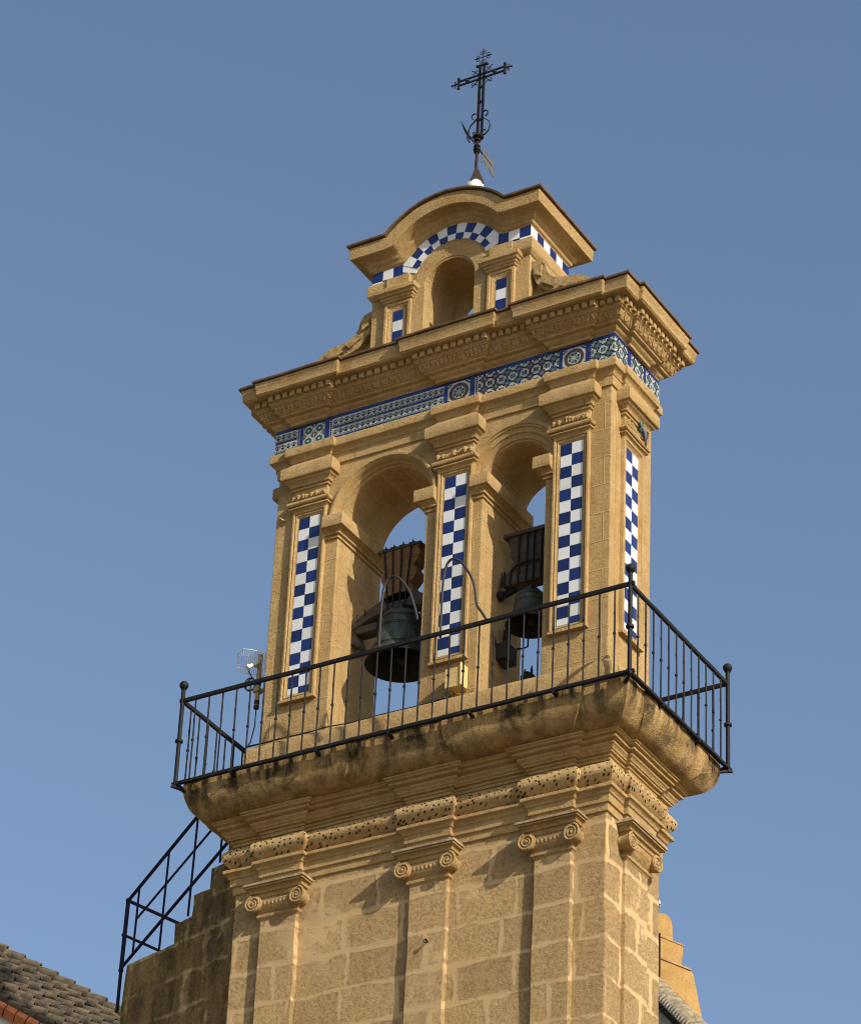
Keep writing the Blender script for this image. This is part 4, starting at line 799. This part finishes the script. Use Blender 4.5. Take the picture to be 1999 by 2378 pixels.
for k in range(40):
    a = -4 + k * .23; j = random.uniform(-.01, .01); P = [HP(a + .012, -.13 + j, -.14), HP(a + .218, -.13 + j, -.14), HP(a + .218, .05, -.14), HP(a + .012, .05, -.14)]; mb.prism(P, HN * .17)
mb.build('brick_eave', 'brick', house, bevel=.006)
def halftile(mb, p, d, a, n, L, r0, r1, lift, m=0):
    lo = []
    for t, r, z in ((0, r0, lift), (.5, (r0 + r1) / 2, lift * .5), (1, r1, 0)):
        c = p + d * (L * t); lo.append([c + a * (r * math.cos(PI * k / 8)) + n * (r * .85 * math.sin(PI * k / 8) + z) for k in range(9)] + [c + a * (r * .8 * math.cos(PI - PI * k / 8)) + n * (r * .65 * math.sin(PI - PI * k / 8) + z) for k in range(9)])
    mb.loft(lo, True, True, m)
mb = MB()
for i in range(7):
    for k in range(-10, 15):
        a = k * .33 + (i % 2) * .13 + random.uniform(-.03, .03); c = .16 + i * .232 + random.uniform(-.015, .015)
        halftile(mb, HP(a + .40, c, -.03 + random.uniform(-.012, .012)), -HDn, HEn + HDn * random.uniform(-.08, .08), HN, .44, .108, .085, .06)
mb.build('barrel_tiles', 'tile', roof)
mb = MB()
for k in range(-10, 15):
    a = k * .36 + random.uniform(-.02, .02); halftile(mb, HP(a + .42, 1.66 + random.uniform(-.012, .012), .03), -HDn, HEn, HN, .44, .125, .105, .05)
mb.build('ridge_tiles', 'tile', roof)
mb = MB(); L = []
for k in range(60): a = -4 + k * .15; L.append([HP(a, 1.45 + random.uniform(-.03, .02), -.05), HP(a, 1.5, .05 + random.uniform(0, .03)), HP(a, 1.64, .085 + random.uniform(-.01, .02)), HP(a, 1.76, -.05)])
mb.loft(L); mb.build('mortar_bed', 'mortar', roof)
# ochre church gable to the right, behind the tower
GP = Vector((-2.97, 12.26, 0)); GE = Vector((.37, .93, 0)).normalized(); GN = Vector((.93, -.37, 0)).normalized()
gab = thing('church_gable', (GP.x, GP.y, GZ), 'stepped ochre plaster gable with rounded shoulders standing behind the right edge of the tower', 'gable')
outl = [(-.08, 4.03), (.036, 4.06), (.10, 4.045), (.155, 4.02), (.195, 3.96), (.213, 3.88), (.22, 3.62), (.44, 3.60), (.455, 3.585), (.458, 3.39), (.435, 3.34), (.432, 3.25), (.445, 3.19), (.56, 3.18), (.655, 3.165), (.70, 3.11), (.735, 2.98), (.79, 2.75), (.86, 2.50), (.95, 2.15), (1.05, 1.6), (1.10, GZ), (-2.5, GZ), (-2.5, 1.6), (-1.3, 3.1), (-.6, 3.19), (-.6, 3.6), (-.38, 3.62), (-.36, 3.95), (-.25, 4.04)]
mb = MB(); mb.prism([GP + GE * s + Vector((0, 0, z)) for s, z in outl], -GN * .8); mb.build('gable_wall', 'plaster', gab, bevel=.03)
mb = MB()
for s0, s1, za, zb, o in ((-.58, .462, 3.575, 3.60, .012), (-.60, .62, 3.165, 3.20, .02)): mb.prism([GP + GE * s + GN * o + Vector((0, 0, z)) for s, z in ((s0, za), (s1, za), (s1, zb), (s0, zb))], -GN * (.8 + 2 * o))
mb.build('cornice_band', 'band', gab, jit=.01)
mb = MB(); mb.tube([GP + GE * -.11 + GN * .03 + Vector((0, 0, 3.62)), GP + GE * -.11 + GN * .03 + Vector((0, 0, GZ))], .018, 6); mb.build('dark_strip', 'rust', gab)  # thin dark upright tube on the gable face
fp = GP + GE * .055 - GN * .3; fin = thing('ceramic_finial', (fp.x, fp.y, 4.03), 'blue and white glazed ball finial on top of the ochre gable', 'finial')
fz = 4.36
mb = MB(); mb.sphere((fp.x, fp.y, fz), .115, 16); mb.build('ball', 'finial', fin); mb = MB(); mb.lathe((fp.x, fp.y, 4.0), [(.06, 0), (.035, .12), (.05, .2), (.04, .27)], 12); mb.lathe((fp.x, fp.y, fz + .10), [(.03, 0), (.02, .05), (.004, .10)], 8); mb.build('stem', 'finial', fin)
# grey tiled roof with a barrel ridge, lower right
RA, RB = CP + ray(1530, 2306) * 53.0, CP + ray(1608, 2386) * 49.5; rd = (RB - RA).normalized(); rs = rd.cross(Vector((0, 0, 1))).normalized(); rn = rs.cross(rd).normalized(); rn = rn if rn.z > 0 else -rn
rr = thing('chapel_roof', (RA.x, RA.y, GZ), 'weathered grey barrel tiled roof with a fat ridge against the lower right of the tower', 'roof')
mb = MB(); LN = (RB - RA).length
for k in range(-4, 24):
    halftile(mb, RA + rd * (k * .24 + .3), -rd, rs, rn, .32, .17, .15, .03); 
mb.build('ridge_tiles', 'gtile', rr)
mb = MB(); q = [RA - rd * 1.0, RB + rd * 2]; sd = -rs if (-rs).dot(R_ := Vector(R[0])) < 0 else rs; dn = (sd * .75 - Vector((0, 0, .65))).normalized()
mb.prism([q[0], q[1], q[1] + dn * 4, q[0] + dn * 4], Vector((0, 0, -.15))); op = (-sd * .75 - Vector((0, 0, .65))).normalized(); mb.prism([q[0], q[1], q[1] + op * 4, q[0] + op * 4], Vector((0, 0, -.15))); mb.build('roof_deck', 'mortar', rr)
mb = MB(); nn = rd.cross(dn).normalized(); nn = nn if nn.z > 0 else -nn
for k in range(-3, 22):
    for i in range(8): halftile(mb, RA + rd * (k * .24) + dn * (.2 + i * .34), dn, rd, nn, .38, .085, .10, -.02)
mb.build('barrel_tiles', 'gtile', rr)
mb = MB(); a = RA - rd * 1.0; b_ = RB + rd * 2
mb.prism([a + dn * 1.2, b_ + dn * 1.2, Vector(((b_ + dn * 1.2).x, (b_ + dn * 1.2).y, GZ)), Vector(((a + dn * 1.2).x, (a + dn * 1.2).y, GZ))], -sd * 1.5); mb.build('wall', 'plaster', rr)
